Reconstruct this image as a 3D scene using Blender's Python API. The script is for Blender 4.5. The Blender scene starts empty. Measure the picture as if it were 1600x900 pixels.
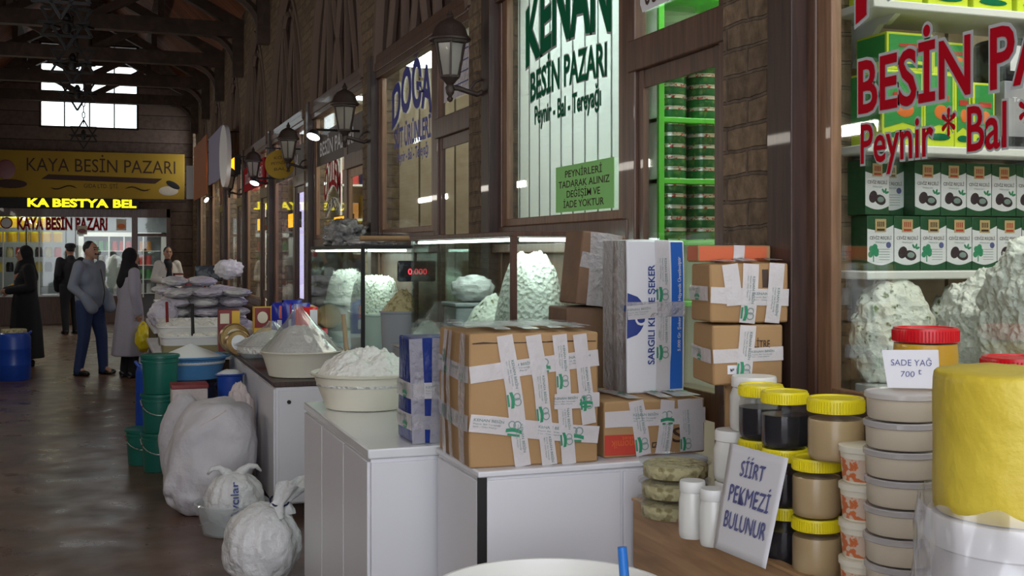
import bpy, bmesh, math, random
from mathutils import Vector as V, Matrix, noise
random.seed(7)
SC = bpy.context.scene
COL = SC.collection
# ---------------------------------------------------------------- camera
F, H, HOR, A = 1800.0, 1.6, 395.0, math.radians(19.57)
ca, sa = math.cos(A), math.sin(A)
cam_data = bpy.data.cameras.new('camera'); cam = bpy.data.objects.new('camera', cam_data); COL.objects.link(cam)
cam_data.sensor_width = 36; cam_data.lens = F / 1600 * 36; cam_data.shift_y = -(450 - HOR) / 1600
cam_data.clip_end = 200
cam.location = (0, 0, H); cam.rotation_euler = (math.pi / 2, 0, -A); SC.camera = cam
def at(px, py, d):
    u = (px - 800) / F
    return V((d * (u * ca + sa), d * (ca - u * sa), H + (HOR - py) / F * d))
def onz(px, py, z): return at(px, py, F * (H - z) / (py - HOR))
def onx(px, X, py=395):
    u = (px - 800) / F
    return at(px, py, X / (u * ca + sa))
# ---------------------------------------------------------------- world, light, exposure
SC.view_settings.view_transform = 'Standard'; SC.view_settings.look = 'None'
SC.view_settings.gamma = 1; SC.view_settings.use_curve_mapping = False
SC.view_settings.exposure = -0.06
SC.cycles.use_denoising = True
SC.cycles.max_bounces = 7; SC.cycles.transparent_max_bounces = 24
SC.cycles.sample_clamp_indirect = 4
W = bpy.data.worlds.new('world'); SC.world = W; W.use_nodes = True
bg = W.node_tree.nodes['Background']; bg.inputs[0].default_value = (.90, .93, 1, 1); bg.inputs[1].default_value = 3.3
LEFTW = 24
def area(name, loc, size, energy, color, rot=(0, 0, 0)):
    l = bpy.data.lights.new(name, 'AREA'); l.shape = 'RECTANGLE'; l.size, l.size_y = size; l.energy = energy; l.color = color
    o = bpy.data.objects.new(name, l); COL.objects.link(o); o.location = loc; o.rotation_euler = rot
    return o
for k in range(5):
    area('left_fill_light', (-2.5, 5.2 + 4.6 * k, 2.75), (.10, 2.2), LEFTW, (1, .93, .82), (0, math.radians(-88), 0))  # added fill strips on the unseen left side
# ---------------------------------------------------------------- materials
def newmat(name):
    m = bpy.data.materials.new(name); m.use_nodes = True
    return m, m.node_tree, m.node_tree.nodes['Principled BSDF']
def M(name, c, rough=.5, metal=0, bump=None, var=None, emit=0, alpha=1, spec=.5, coat=0, sub=0):
    m, t, b = newmat(name); N = t.nodes; L = t.links
    b.inputs['Base Color'].default_value = (*c, 1); b.inputs['Roughness'].default_value = rough
    b.inputs['Metallic'].default_value = metal; b.inputs['Specular IOR Level'].default_value = spec
    b.inputs['Alpha'].default_value = alpha; b.inputs['Coat Weight'].default_value = coat
    if emit: b.inputs['Emission Color'].default_value = (*c, 1); b.inputs['Emission Strength'].default_value = emit
    if sub: b.inputs['Subsurface Weight'].default_value = sub; b.inputs['Subsurface Radius'].default_value = (.02, .015, .01)
    if bump or var: tc = N.new('ShaderNodeTexCoord')
    if var:
        n = N.new('ShaderNodeTexNoise'); n.inputs['Scale'].default_value = var[0]; n.inputs['Detail'].default_value = 5
        L.new(tc.outputs['Object'], n.inputs['Vector'])
        r = N.new('ShaderNodeValToRGB'); c2 = var[1]
        r.color_ramp.elements[0].position = var[2] if len(var) > 2 else .35; r.color_ramp.elements[1].position = var[3] if len(var) > 3 else .65
        r.color_ramp.elements[0].color = (*c, 1); r.color_ramp.elements[1].color = (*c2, 1)
        L.new(n.outputs['Fac'], r.inputs['Fac']); L.new(r.outputs['Color'], b.inputs['Base Color'])
    if bump:
        n = N.new('ShaderNodeTexNoise'); n.inputs['Scale'].default_value = bump[0]; n.inputs['Detail'].default_value = 6
        L.new(tc.outputs['Object'], n.inputs['Vector'])
        bp = N.new('ShaderNodeBump'); bp.inputs['Strength'].default_value = bump[1]; bp.inputs['Distance'].default_value = bump[2] if len(bump) > 2 else .02
        L.new(n.outputs['Fac'], bp.inputs['Height']); L.new(bp.outputs['Normal'], b.inputs['Normal'])
    return m
def glassmat(name, tint=(1, 1, 1), refl=.10, rough=.02, base=0.0, basecol=(.9, .95, .95)):
    m, t, b = newmat(name); N = t.nodes; L = t.links
    N.remove(b); out = N['Material Output']
    tr = N.new('ShaderNodeBsdfTransparent'); tr.inputs[0].default_value = (*tint, 1)
    gl = N.new('ShaderNodeBsdfGlossy'); gl.inputs['Roughness'].default_value = rough
    fr = N.new('ShaderNodeLayerWeight'); fr.inputs[0].default_value = .25
    mp = N.new('ShaderNodeMapRange'); mp.inputs[3].default_value = refl * .5; mp.inputs[4].default_value = min(.7, refl * 4)
    L.new(fr.outputs['Facing'], mp.inputs[0])
    mx = N.new('ShaderNodeMixShader'); L.new(mp.outputs[0], mx.inputs[0]); L.new(tr.outputs[0], mx.inputs[1]); L.new(gl.outputs[0], mx.inputs[2])
    last = mx
    if base:
        df = N.new('ShaderNodeBsdfDiffuse'); df.inputs[0].default_value = (*basecol, 1)
        m2 = N.new('ShaderNodeMixShader'); m2.inputs[0].default_value = base
        L.new(mx.outputs[0], m2.inputs[1]); L.new(df.outputs[0], m2.inputs[2]); last = m2
    L.new(last.outputs[0], out.inputs[0])
    return m
def woodmat(name, c1, c2, rough=.45, scale=(14, 14, 1.2), coat=.1):
    m, t, b = newmat(name); N = t.nodes; L = t.links
    tc = N.new('ShaderNodeTexCoord'); mp = N.new('ShaderNodeMapping'); mp.inputs['Scale'].default_value = scale
    n = N.new('ShaderNodeTexNoise'); n.inputs['Scale'].default_value = 3; n.inputs['Detail'].default_value = 8; n.inputs['Distortion'].default_value = .6
    r = N.new('ShaderNodeValToRGB'); r.color_ramp.elements[0].position = .3; r.color_ramp.elements[1].position = .7
    r.color_ramp.elements[0].color = (*c1, 1); r.color_ramp.elements[1].color = (*c2, 1)
    L.new(tc.outputs['Object'], mp.inputs[0]); L.new(mp.outputs[0], n.inputs['Vector']); L.new(n.outputs['Fac'], r.inputs[0]); L.new(r.outputs[0], b.inputs['Base Color'])
    bp = N.new('ShaderNodeBump'); bp.inputs['Strength'].default_value = .2; bp.inputs['Distance'].default_value = .005
    L.new(n.outputs['Fac'], bp.inputs['Height']); L.new(bp.outputs['Normal'], b.inputs['Normal'])
    b.inputs['Roughness'].default_value = rough; b.inputs['Coat Weight'].default_value = coat
    return m
def brickmat(name, c1, c2, mortar, bw=.26, bh=.085):
    m, t, b = newmat(name); N = t.nodes; L = t.links
    tc = N.new('ShaderNodeTexCoord'); sp = N.new('ShaderNodeSeparateXYZ'); L.new(tc.outputs['Object'], sp.inputs[0])
    ad = N.new('ShaderNodeMath'); L.new(sp.outputs[0], ad.inputs[0]); L.new(sp.outputs[1], ad.inputs[1])
    cb = N.new('ShaderNodeCombineXYZ'); L.new(ad.outputs[0], cb.inputs[0]); L.new(sp.outputs[2], cb.inputs[1])
    nw = N.new('ShaderNodeTexNoise'); nw.inputs['Scale'].default_value = 7; nw.inputs['Detail'].default_value = 3; L.new(tc.outputs['Object'], nw.inputs['Vector'])
    mul = N.new('ShaderNodeVectorMath'); mul.operation = 'MULTIPLY_ADD'; mul.inputs[1].default_value = (.03, .03, 0)
    L.new(nw.outputs['Color'], mul.inputs[0]); L.new(cb.outputs[0], mul.inputs[2])
    br = N.new('ShaderNodeTexBrick'); br.inputs['Scale'].default_value = 1; br.inputs['Brick Width'].default_value = bw; br.inputs['Row Height'].default_value = bh
    br.inputs['Mortar Size'].default_value = .007; br.inputs['Mortar Smooth'].default_value = .4
    br.inputs['Color1'].default_value = (*c1, 1); br.inputs['Color2'].default_value = (*c2, 1); br.inputs['Mortar'].default_value = (*mortar, 1)
    L.new(mul.outputs[0], br.inputs['Vector'])
    n = N.new('ShaderNodeTexNoise'); n.inputs['Scale'].default_value = 22; n.inputs['Detail'].default_value = 8; L.new(tc.outputs['Object'], n.inputs['Vector'])
    mr = N.new('ShaderNodeMapRange'); mr.inputs[1].default_value = .3; mr.inputs[2].default_value = .7; mr.inputs[3].default_value = .6; mr.inputs[4].default_value = 1.25; L.new(n.outputs['Fac'], mr.inputs[0])
    mx = N.new('ShaderNodeMix'); mx.data_type = 'RGBA'; mx.blend_type = 'MULTIPLY'; mx.inputs[0].default_value = 1
    L.new(br.outputs['Color'], mx.inputs[6]); L.new(mr.outputs[0], mx.inputs[7]); L.new(mx.outputs[2], b.inputs['Base Color'])
    h = N.new('ShaderNodeMath'); h.operation = 'MULTIPLY_ADD'; h.inputs[1].default_value = -1.2; L.new(br.outputs['Fac'], h.inputs[0]); L.new(n.outputs['Fac'], h.inputs[2])
    bp = N.new('ShaderNodeBump'); bp.inputs['Strength'].default_value = .9; bp.inputs['Distance'].default_value = .012
    L.new(h.outputs[0], bp.inputs['Height']); L.new(bp.outputs['Normal'], b.inputs['Normal'])
    b.inputs['Roughness'].default_value = .85; b.inputs['Specular IOR Level'].default_value = .3
    return m
def floormat():
    m, t, b = newmat('polished dark stone'); N = t.nodes; L = t.links
    tc = N.new('ShaderNodeTexCoord'); n = N.new('ShaderNodeTexNoise'); n.inputs['Scale'].default_value = 2.2; n.inputs['Detail'].default_value = 8; n.inputs['Roughness'].default_value = .65
    L.new(tc.outputs['Object'], n.inputs['Vector'])
    r = N.new('ShaderNodeValToRGB'); r.color_ramp.elements[0].position = .35; r.color_ramp.elements[1].position = .7
    r.color_ramp.elements[0].color = (.070, .037, .025, 1); r.color_ramp.elements[1].color = (.185, .103, .068, 1)
    L.new(n.outputs['Fac'], r.inputs[0]); L.new(r.outputs[0], b.inputs['Base Color'])
    br = N.new('ShaderNodeTexBrick'); br.inputs['Scale'].default_value = 1; br.inputs['Brick Width'].default_value = .8; br.inputs['Row Height'].default_value = .4
    br.inputs['Mortar Size'].default_value = .006; L.new(tc.outputs['Object'], br.inputs['Vector'])
    n2 = N.new('ShaderNodeTexNoise'); n2.inputs['Scale'].default_value = 3.5; n2.inputs['Detail'].default_value = 6; L.new(tc.outputs['Object'], n2.inputs['Vector'])
    mr = N.new('ShaderNodeMapRange'); mr.inputs[1].default_value = .3; mr.inputs[2].default_value = .7; mr.inputs[3].default_value = .24; mr.inputs[4].default_value = .42
    L.new(n2.outputs['Fac'], mr.inputs[0]); L.new(mr.outputs[0], b.inputs['Roughness'])
    h = N.new('ShaderNodeMath'); h.operation = 'MULTIPLY_ADD'; h.inputs[1].default_value = -.6; L.new(br.outputs['Fac'], h.inputs[0]); L.new(n2.outputs['Fac'], h.inputs[2])
    bp = N.new('ShaderNodeBump'); bp.inputs['Strength'].default_value = .03; bp.inputs['Distance'].default_value = .004
    L.new(h.outputs[0], bp.inputs['Height']); L.new(bp.outputs['Normal'], b.inputs['Normal'])
    return m
def cheesemat(name, c, fleck=(.16, .2, .08), amount=.6, bump=.7):
    m, t, b = newmat(name); N = t.nodes; L = t.links
    tc = N.new('ShaderNodeTexCoord'); n = N.new('ShaderNodeTexNoise'); n.inputs['Scale'].default_value = 38; n.inputs['Detail'].default_value = 4
    L.new(tc.outputs['Object'], n.inputs['Vector'])
    r = N.new('ShaderNodeValToRGB'); r.color_ramp.elements[0].position = amount; r.color_ramp.elements[1].position = min(1, amount + .08)
    r.color_ramp.elements[0].color = (*c, 1); r.color_ramp.elements[1].color = (*fleck, 1)
    L.new(n.outputs['Fac'], r.inputs[0]); L.new(r.outputs[0], b.inputs['Base Color'])
    v = N.new('ShaderNodeTexVoronoi'); v.inputs['Scale'].default_value = 45; L.new(tc.outputs['Object'], v.inputs['Vector'])
    n3 = N.new('ShaderNodeTexNoise'); n3.inputs['Scale'].default_value = 60; n3.inputs['Detail'].default_value = 6; L.new(tc.outputs['Object'], n3.inputs['Vector'])
    ad = N.new('ShaderNodeMath'); L.new(v.outputs['Distance'], ad.inputs[0]); L.new(n3.outputs['Fac'], ad.inputs[1])
    bp = N.new('ShaderNodeBump'); bp.inputs['Strength'].default_value = bump; bp.inputs['Distance'].default_value = .012
    L.new(ad.outputs[0], bp.inputs['Height']); L.new(bp.outputs['Normal'], b.inputs['Normal'])
    b.inputs['Roughness'].default_value = .7; b.inputs['Specular IOR Level'].default_value = .25
    return m
def plankmat(name, c1, c2, axis=0, width=.16):
    m, t, b = newmat(name); N = t.nodes; L = t.links
    tc = N.new('ShaderNodeTexCoord'); sp = N.new('ShaderNodeSeparateXYZ'); L.new(tc.outputs['Object'], sp.inputs[0])
    dv = N.new('ShaderNodeMath'); dv.operation = 'DIVIDE'; dv.inputs[1].default_value = width; L.new(sp.outputs[axis], dv.inputs[0])
    fl = N.new('ShaderNodeMath'); fl.operation = 'FLOOR'; L.new(dv.outputs[0], fl.inputs[0])
    fc = N.new('ShaderNodeMath'); fc.operation = 'FRACT'; L.new(dv.outputs[0], fc.inputs[0])
    gt = N.new('ShaderNodeMath'); gt.operation = 'GREATER_THAN'; gt.inputs[1].default_value = .05; L.new(fc.outputs[0], gt.inputs[0])
    wn = N.new('ShaderNodeTexWhiteNoise'); wn.noise_dimensions = '1D'; L.new(fl.outputs[0], wn.inputs['W'])
    mp = N.new('ShaderNodeMapping'); mp.inputs['Scale'].default_value = (3, .6, 3) if axis != 1 else (.6, 6, .6); L.new(tc.outputs['Object'], mp.inputs[0])
    n = N.new('ShaderNodeTexNoise'); n.inputs['Scale'].default_value = 4; n.inputs['Detail'].default_value = 6; L.new(mp.outputs[0], n.inputs['Vector'])
    av = N.new('ShaderNodeMath'); av.operation = 'MULTIPLY_ADD'; av.inputs[1].default_value = .5; L.new(wn.outputs[0], av.inputs[0]); L.new(n.outputs['Fac'], av.inputs[2])
    r = N.new('ShaderNodeValToRGB'); r.color_ramp.elements[0].position = .4; r.color_ramp.elements[0].color = (*c1, 1); r.color_ramp.elements[1].color = (*c2, 1)
    L.new(av.outputs[0], r.inputs[0])
    mx = N.new('ShaderNodeMix'); mx.data_type = 'RGBA'; mx.blend_type = 'MULTIPLY'; mx.inputs[0].default_value = .8
    L.new(r.outputs[0], mx.inputs[6]); L.new(gt.outputs[0], mx.inputs[7]); L.new(mx.outputs[2], b.inputs['Base Color'])
    b.inputs['Roughness'].default_value = .85; b.inputs['Specular IOR Level'].default_value = .15
    return m
MT = {}
MT['brick'] = brickmat('worn brick', (.23, .162, .10), (.145, .102, .068), (.135, .102, .075))
MT['stone'] = brickmat('pale stone block', (.25, .19, .14), (.19, .15, .115), (.16, .13, .1), .5, .26)
MT['floor'] = floormat()
MT['wood'] = woodmat('brown stained wood', (.060, .029, .019), (.135, .066, .040), .4)
MT['midwood'] = woodmat('mid brown wood', (.14, .070, .036), (.25, .135, .072), .4)
MT['darkwood'] = woodmat('dark stained wood', (.026, .013, .010), (.062, .032, .022), .5)
MT['coverfilm'] = glassmat('thin clear cover film', (.95, .95, .95), .18, .14, .10, (.9, .9, .92))
MT['basinplastic'] = glassmat('cloudy basin plastic', (.93, .94, .95), .08, .12, .22)
MT['beam'] = woodmat('old dark beam', (.040, .023, .016), (.080, .048, .034), .75, (2, 2, 2), 0)
MT['lightwood'] = woodmat('plain board wood', (.34, .19, .085), (.52, .31, .15), .55, (10, 1, 10), 0)
MT['honeywood'] = woodmat('honey wood', (.30, .17, .085), (.42, .26, .14), .45)
MT['beigepanel'] = plankmat('beige wood wall panel', (.36, .28, .19), (.50, .41, .30), 0, .3)
MT['roofplank'] = plankmat('reddish roof plank', (.12, .042, .022), (.24, .088, .042), 1, .2)
MT['gableplank'] = plankmat('weathered gable board', (.12, .085, .068), (.21, .15, .12), 2, .32)
MT['black'] = M('black metal', (.010, .009, .009), .6)
MT['iron'] = M('cast iron paint', (.050, .034, .028), .5, .2, (60, .2))
MT['glass'] = glassmat('clear glass', (.94, .98, .96), .10)
MT['caseglass'] = glassmat('greenish case glass', (.90, .97, .94), .16)
MT['milkglass'] = glassmat('frosted lamp glass', (.75, .74, .70), .1, .2, .40, (.50, .48, .42))
MT['clearplastic'] = glassmat('clear plastic', (.95, .95, .95), .025, .10, .015)
MT['filmplastic'] = glassmat('crinkled clear film', (.94, .94, .96), .22, .18, .22, (.9, .9, .93))
MT['white'] = M('white laminate', (.70, .70, .73), .35, bump=(3, .02))
MT['whitetop'] = M('white glossy worktop', (.72, .74, .75), .12, coat=.5)
MT['whiteplastic'] = M('white plastic', (.78, .78, .76), .35)
MT['creamplastic'] = M('cream plastic', (.76, .73, .60), .35)
MT['whitepaint'] = M('white painted board', (.82, .86, .86), .5)
MT['whitebag'] = M('white woven sack', (.60, .58, .60), .6, bump=(22, .5), var=(4, (.50, .48, .51)))
MT['plasticbag'] = M('thin white plastic bag', (.72, .72, .72), .25, bump=(26, .6, .03), var=(5, (.62, .63, .62)))
MT['lilacbag'] = M('pale lilac plastic bag', (.66, .63, .72), .25, bump=(22, .7, .03))
MT['darkbag'] = M('dark grey plastic bag', (.12, .12, .13), .25, bump=(22, .8, .03), var=(9, (.40, .40, .38)))
MT['pinkbag'] = M('pinkish cloth sack', (.58, .48, .46), .8, bump=(14, .7, .03), var=(6, (.66, .62, .60)))
MT['cheese'] = cheesemat('white crumbly cheese', (.86, .86, .80), (.45, .47, .36), .66, 1.0)
MT['herbcheese'] = cheesemat('herb flecked cheese', (.80, .81, .73), amount=.585)
MT['curd'] = cheesemat('white curd', (.84, .84, .78), (.7, .7, .62), .6)
MT['salt'] = M('fine white grain', (.82, .84, .84), .9, bump=(160, .3))
MT['card'] = M('brown cardboard', (.42, .255, .115), .75, bump=(18, .12), var=(3, (.36, .215, .095)))
MT['carddark'] = M('dark brown cardboard', (.20, .115, .065), .75, bump=(18, .2), var=(5, (.14, .08, .05)))
MT['cardgrey'] = M('film covered cardboard', (.23, .19, .17), .3, bump=(26, .6), var=(8, (.33, .29, .28)))
MT['cardwhite'] = M('white printed cardboard', (.76, .77, .80), .45, bump=(12, .06))
MT['cardorange'] = M('orange printed cardboard', (.62, .12, .035), .5)
MT['tape'] = M('printed packing tape', (.72, .69, .70), .18, bump=(30, .3), alpha=.80)
MT['cleartape'] = M('wrinkled clear tape', (.62, .60, .62), .18, bump=(45, .8, .03), alpha=.55)
MT['printgrey'] = M('grey green print', (.22, .30, .28), .5)
MT['printgreen'] = M('green print', (.03, .26, .13), .5)
MT['printred'] = M('red print', (.50, .05, .03), .5)
MT['printdark'] = M('dark brown print', (.05, .025, .015), .6)
MT['navy'] = M('deep blue wrap', (.012, .035, .22), .25, bump=(20, .3))
MT['blueprint'] = M('blue print', (.02, .13, .52), .45)
MT['navyprint'] = M('navy print', (.02, .045, .24), .5)
MT['paper'] = M('white paper', (.74, .74, .78), .7)
MT['penblue'] = M('blue pen ink', (.10, .11, .28), .7)
MT['yellowlid'] = M('bright yellow lid', (.80, .68, .015), .35)
MT['redlid'] = M('bright red lid', (.60, .008, .015), .3)
MT['tahini'] = M('tahini', (.50, .37, .19), .3, var=(8, (.46, .33, .17)))
MT['molasses'] = M('black molasses', (.006, .006, .012), .12)
MT['butter'] = M('yellow butter', (.66, .36, .012), .35, bump=(14, .3), var=(9, (.74, .46, .03)))
MT['butterwheel'] = M('pressed yellow butter', (.66, .52, .055), .45, bump=(26, .25), var=(5, (.58, .43, .035)))
MT['yogurt'] = M('cream yogurt', (.82, .78, .62), .35)
MT['tubcream'] = M('pale cheese paste', (.70, .62, .48), .5, var=(6, (.65, .57, .43)))
MT['shred'] = cheesemat('shredded string cheese', (.52, .47, .26), (.30, .26, .12), .52)
MT['greenbucket'] = M('dark green plastic', (.012, .13, .095), .35)
MT['bluebarrel'] = M('blue plastic', (.012, .06, .36), .35)
MT['navybarrel'] = M('navy plastic', (.008, .012, .05), .4)
MT['lightblue'] = M('light blue plastic', (.10, .30, .60), .35)
MT['greyplastic'] = M('grey plastic', (.30, .33, .36), .4)
MT['tin'] = M('green printed tin', (.02, .15, .05), .3, .2, var=(30, (.10, .22, .06), .55, .62))
MT['tinrim'] = M('tin rim', (.66, .66, .62), .3, .7, var=(60, (.45, .06, .05), .55, .6))
MT['limegreen'] = M('lime green shelf', (.12, .62, .06), .4)
MT['signgreen'] = M('dark green vinyl', (.004, .14, .06), .7, spec=.1)
MT['signgrey'] = M('grey vinyl outline', (.42, .45, .45), .4)
MT['signred'] = M('dark red vinyl', (.40, .002, .012), .7, spec=.1)
MT['signwhite'] = M('white vinyl', (.8, .8, .82), .4)
MT['signblue'] = M('navy vinyl', (.010, .014, .28), .5)
MT['noticegreen'] = M('green paper notice', (.30, .72, .22), .7)
MT['banner'] = M('yellow banner', (.38, .22, .012), .7, var=(.8, (.46, .29, .02)))
MT['bannerbrown'] = M('brown banner print', (.055, .02, .008), .6)
MT['skin'] = M('skin', (.40, .22, .15), .55, sub=.1)
MT['hair'] = M('black hair', (.010, .008, .007), .6, bump=(120, .5))
MT['jeans'] = M('blue denim', (.018, .035, .105), .8, bump=(140, .2))
MT['bluegrey'] = M('blue grey jacket cloth', (.21, .24, .30), .8, bump=(60, .2))
MT['greycoat'] = M('grey coat cloth', (.33, .32, .38), .75, bump=(50, .2))
MT['blackcloth'] = M('black cloth', (.006, .006, .008), .9, bump=(40, .2))
MT['darkcloth'] = M('dark jacket cloth', (.014, .014, .020), .85, bump=(40, .2))
MT['shoe'] = M('black shoe leather', (.010, .008, .008), .35)
MT['eye'] = M('eye', (.02, .015, .012), .2)
MT['whitecloth'] = M('white apron coat', (.62, .60, .58), .8)
def transluc(name, c, k=.6):
    m, t, b = newmat(name); N = t.nodes; L = t.links; N.remove(b)
    d = N.new('ShaderNodeBsdfDiffuse'); d.inputs[0].default_value = (*c, 1); tr = N.new('ShaderNodeBsdfTranslucent'); tr.inputs[0].default_value = (*c, 1)
    mx = N.new('ShaderNodeMixShader'); mx.inputs[0].default_value = k; L.new(d.outputs[0], mx.inputs[1]); L.new(tr.outputs[0], mx.inputs[2]); L.new(mx.outputs[0], N['Material Output'].inputs[0])
    return m
MT['pvc'] = transluc('translucent white pvc board', (.88, .92, .92))
def emitmat(name, c, s):
    m, t, b = newmat(name); b.inputs['Base Color'].default_value = (*c, 1); b.inputs['Emission Color'].default_value = (*c, 1); b.inputs['Emission Strength'].default_value = s
    return m
MT['tube'] = emitmat('white lamp', (.92, 1, .97), 9)
MT['ledyellow'] = emitmat('yellow led letters', (1, .82, .01), 2.2)
MT['ledorange'] = emitmat('orange led letters', (1, .42, .01), 2.2)
MT['ledred'] = emitmat('red digits', (1, .05, .08), 1.5)
MT['purplelight'] = emitmat('lilac lit panel', (.72, .62, 1), 1.4)
MT['bluelit'] = emitmat('blue lit panel', (.10, .12, .75), .5)
# ---------------------------------------------------------------- mesh tools
def tag(o, label=None, cat=None, group=None, kind=None):
    if label: o['label'] = label
    if cat: o['category'] = cat
    if group: o['group'] = group
    if kind: o['kind'] = kind
    return o
def E(name, label, cat, loc=(0, 0, 0), group=None, rz=0, kind=None):
    o = bpy.data.objects.new(name, None); COL.objects.link(o); o.location = loc; o.rotation_euler = (0, 0, rz); o.empty_display_size = .1
    return tag(o, label, cat, group, kind)
class MB:
    def __init__(s): s.v = []; s.f = []
    def add(s, vs, fs, mx=None):
        n = len(s.v); s.v += [(mx @ V(p)) if mx else V(p) for p in vs]; s.f += [tuple(i + n for i in f) for f in fs]; return s
    def bx(s, x0, x1, y0, y1, z0, z1, mx=None):
        return s.add([(x0, y0, z0), (x1, y0, z0), (x1, y1, z0), (x0, y1, z0), (x0, y0, z1), (x1, y0, z1), (x1, y1, z1), (x0, y1, z1)],
                     [(3, 2, 1, 0), (4, 5, 6, 7), (0, 1, 5, 4), (1, 2, 6, 5), (2, 3, 7, 6), (3, 0, 4, 7)], mx)
    def bar(s, a, b, w, t=None):
        a, b = V(a), V(b); d = b - a; L = d.length; t = t or w
        q = d.to_track_quat('Z', 'X') if abs(d.normalized().x) < .95 else d.to_track_quat('Z', 'Y')
        return s.bx(-w / 2, w / 2, -t / 2, t / 2, 0, L, Matrix.Translation(a) @ q.to_matrix().to_4x4())
    def lathe(s, prof, seg=24, mx=None, sx=1, sy=1, cx=0, cy=0):
        vs = []; fs = []; n = len(prof)
        for r, z in prof:
            for k in range(seg):
                a = 2 * math.pi * k / seg; vs.append((cx + r * sx * math.cos(a), cy + r * sy * math.sin(a), z))
        for i in range(n - 1):
            for k in range(seg):
                k2 = (k + 1) % seg; fs.append((i * seg + k, i * seg + k2, (i + 1) * seg + k2, (i + 1) * seg + k))
        if prof[0][0] > 1e-5: fs.append(tuple(reversed(range(seg))))
        if prof[-1][0] > 1e-5: fs.append(tuple((n - 1) * seg + k for k in range(seg)))
        return s.add(vs, fs, mx)
    def tube(s, pts, r, seg=8):
        pts = [V(p) for p in pts]; rs = r if isinstance(r, (list, tuple)) else [r] * len(pts); vs = []; fs = []; up = None
        for i, p in enumerate(pts):
            d = (pts[min(i + 1, len(pts) - 1)] - pts[max(i - 1, 0)]).normalized()
            if up is None: up = V((0, 0, 1)) if abs(d.z) < .9 else V((1, 0, 0))
            x = d.cross(up).normalized(); up = x.cross(d).normalized()
            for k in range(seg):
                a = 2 * math.pi * k / seg; vs.append(p + (x * math.cos(a) + up * math.sin(a)) * rs[i])
        for i in range(len(pts) - 1):
            for k in range(seg):
                k2 = (k + 1) % seg; fs.append((i * seg + k2, i * seg + k, (i + 1) * seg + k, (i + 1) * seg + k2))
        fs.append(tuple(range(seg))); fs.append(tuple((len(pts) - 1) * seg + k for k in reversed(range(seg))))
        return s.add(vs, fs)
    def ell(s, c, r, seg=16, rings=10, mx=None):
        prof = [(math.sin(math.pi * i / rings), -math.cos(math.pi * i / rings)) for i in range(rings + 1)]
        prof = [(max(a, 1e-4), z) for a, z in prof]
        m = Matrix.Translation(V(c)) @ (mx or Matrix()) @ Matrix.Diagonal((r[0], r[1], r[2], 1))
        return s.lathe(prof, seg, m)
    def cap(s, a, ra, b, rb, seg=14):
        a, b = V(a), V(b); d = (b - a)
        if d.length < 1e-6: return s.ell(a, (ra,) * 3)
        q = d.to_track_quat('Z', 'X').to_matrix().to_4x4(); L = d.length; prof = []
        for i in range(6): t = math.pi / 2 * (1 - i / 5); prof.append((max(ra * math.cos(t), 1e-4), -ra * math.sin(t)))
        for i in range(6): t = math.pi / 2 * i / 5; prof.append((max(rb * math.cos(t), 1e-4), L + rb * math.sin(t)))
        return s.lathe(prof, seg, Matrix.Translation(a) @ q)
    def chain(s, pts, rs):
        for i in range(len(pts) - 1): s.cap(pts[i], rs[i], pts[i + 1], rs[i + 1])
        return s
    def poly(s, pts, thick, nrm):
        n = len(pts); nrm = V(nrm) * thick; pts = [V(p) for p in pts]
        s.add(pts + [p + nrm for p in pts], [tuple(reversed(range(n))), tuple(range(n, 2 * n))] + [(i, (i + 1) % n, n + (i + 1) % n, n + i) for i in range(n)])
        return s
    def mesh(s, name, smooth=40):
        me = bpy.data.meshes.new(name); me.from_pydata([tuple(p) for p in s.v], [], s.f); me.update()
        bm = bmesh.new(); bm.from_mesh(me); bmesh.ops.recalc_face_normals(bm, faces=bm.faces); bm.to_mesh(me); bm.free()
        if smooth:
            me.polygons.foreach_set('use_smooth', [True] * len(me.polygons)); me.set_sharp_from_angle(angle=math.radians(smooth))
        return me
    def build(s, name, mat, parent=None, smooth=40, bevel=0, loc=None):
        o = link(name, s.mesh(name, smooth), mat, parent)
        if loc is not None: o.location = loc
        if bevel:
            b = o.modifiers.new('bevel', 'BEVEL'); b.width = bevel; b.segments = 2; b.limit_method = 'ANGLE'; b.angle_limit = math.radians(50)
        return o
def link(name, me, mat, parent=None):
    o = bpy.data.objects.new(name, me); COL.objects.link(o)
    if isinstance(mat, str): mat = MT[mat]
    if mat and not len(me.materials): me.materials.append(mat)
    if parent: o.parent = parent
    return o
def kids(o): return [c for c in COL.objects if c.parent == o]
def copy_tree(o, parent=None, cache={}):
    c = o.copy(); COL.objects.link(c)
    if parent: c.parent = parent
    for ch in list(o.children): copy_tree(ch, c)
    return c
def clone(o, loc, rz=0, label=None, sc=None):
    c = copy_tree(o); c.location = loc; c.rotation_euler = (0, 0, rz)
    if label: c['label'] = label
    if sc: c.scale = sc
    return c
ORD = ['first', 'second', 'third', 'fourth', 'fifth', 'sixth', 'seventh', 'eighth', 'ninth', 'tenth', 'eleventh', 'twelfth']
def fuse(name, mb, mat, parent=None, voxel=.012, smooth=4):
    me = mb.mesh(name, 0); t = bpy.data.objects.new('tmp', me); COL.objects.link(t)
    r = t.modifiers.new('r', 'REMESH'); r.mode = 'VOXEL'; r.voxel_size = voxel; r.use_smooth_shade = True
    if smooth: s = t.modifiers.new('s', 'SMOOTH'); s.iterations = smooth; s.factor = .5
    dg = bpy.context.evaluated_depsgraph_get(); m2 = bpy.data.meshes.new_from_object(t.evaluated_get(dg))
    bpy.data.objects.remove(t); bpy.data.meshes.remove(me); m2.name = name; m2.materials.clear()
    m2.polygons.foreach_set('use_smooth', [True] * len(m2.polygons))
    return link(name, m2, mat, parent)
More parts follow.
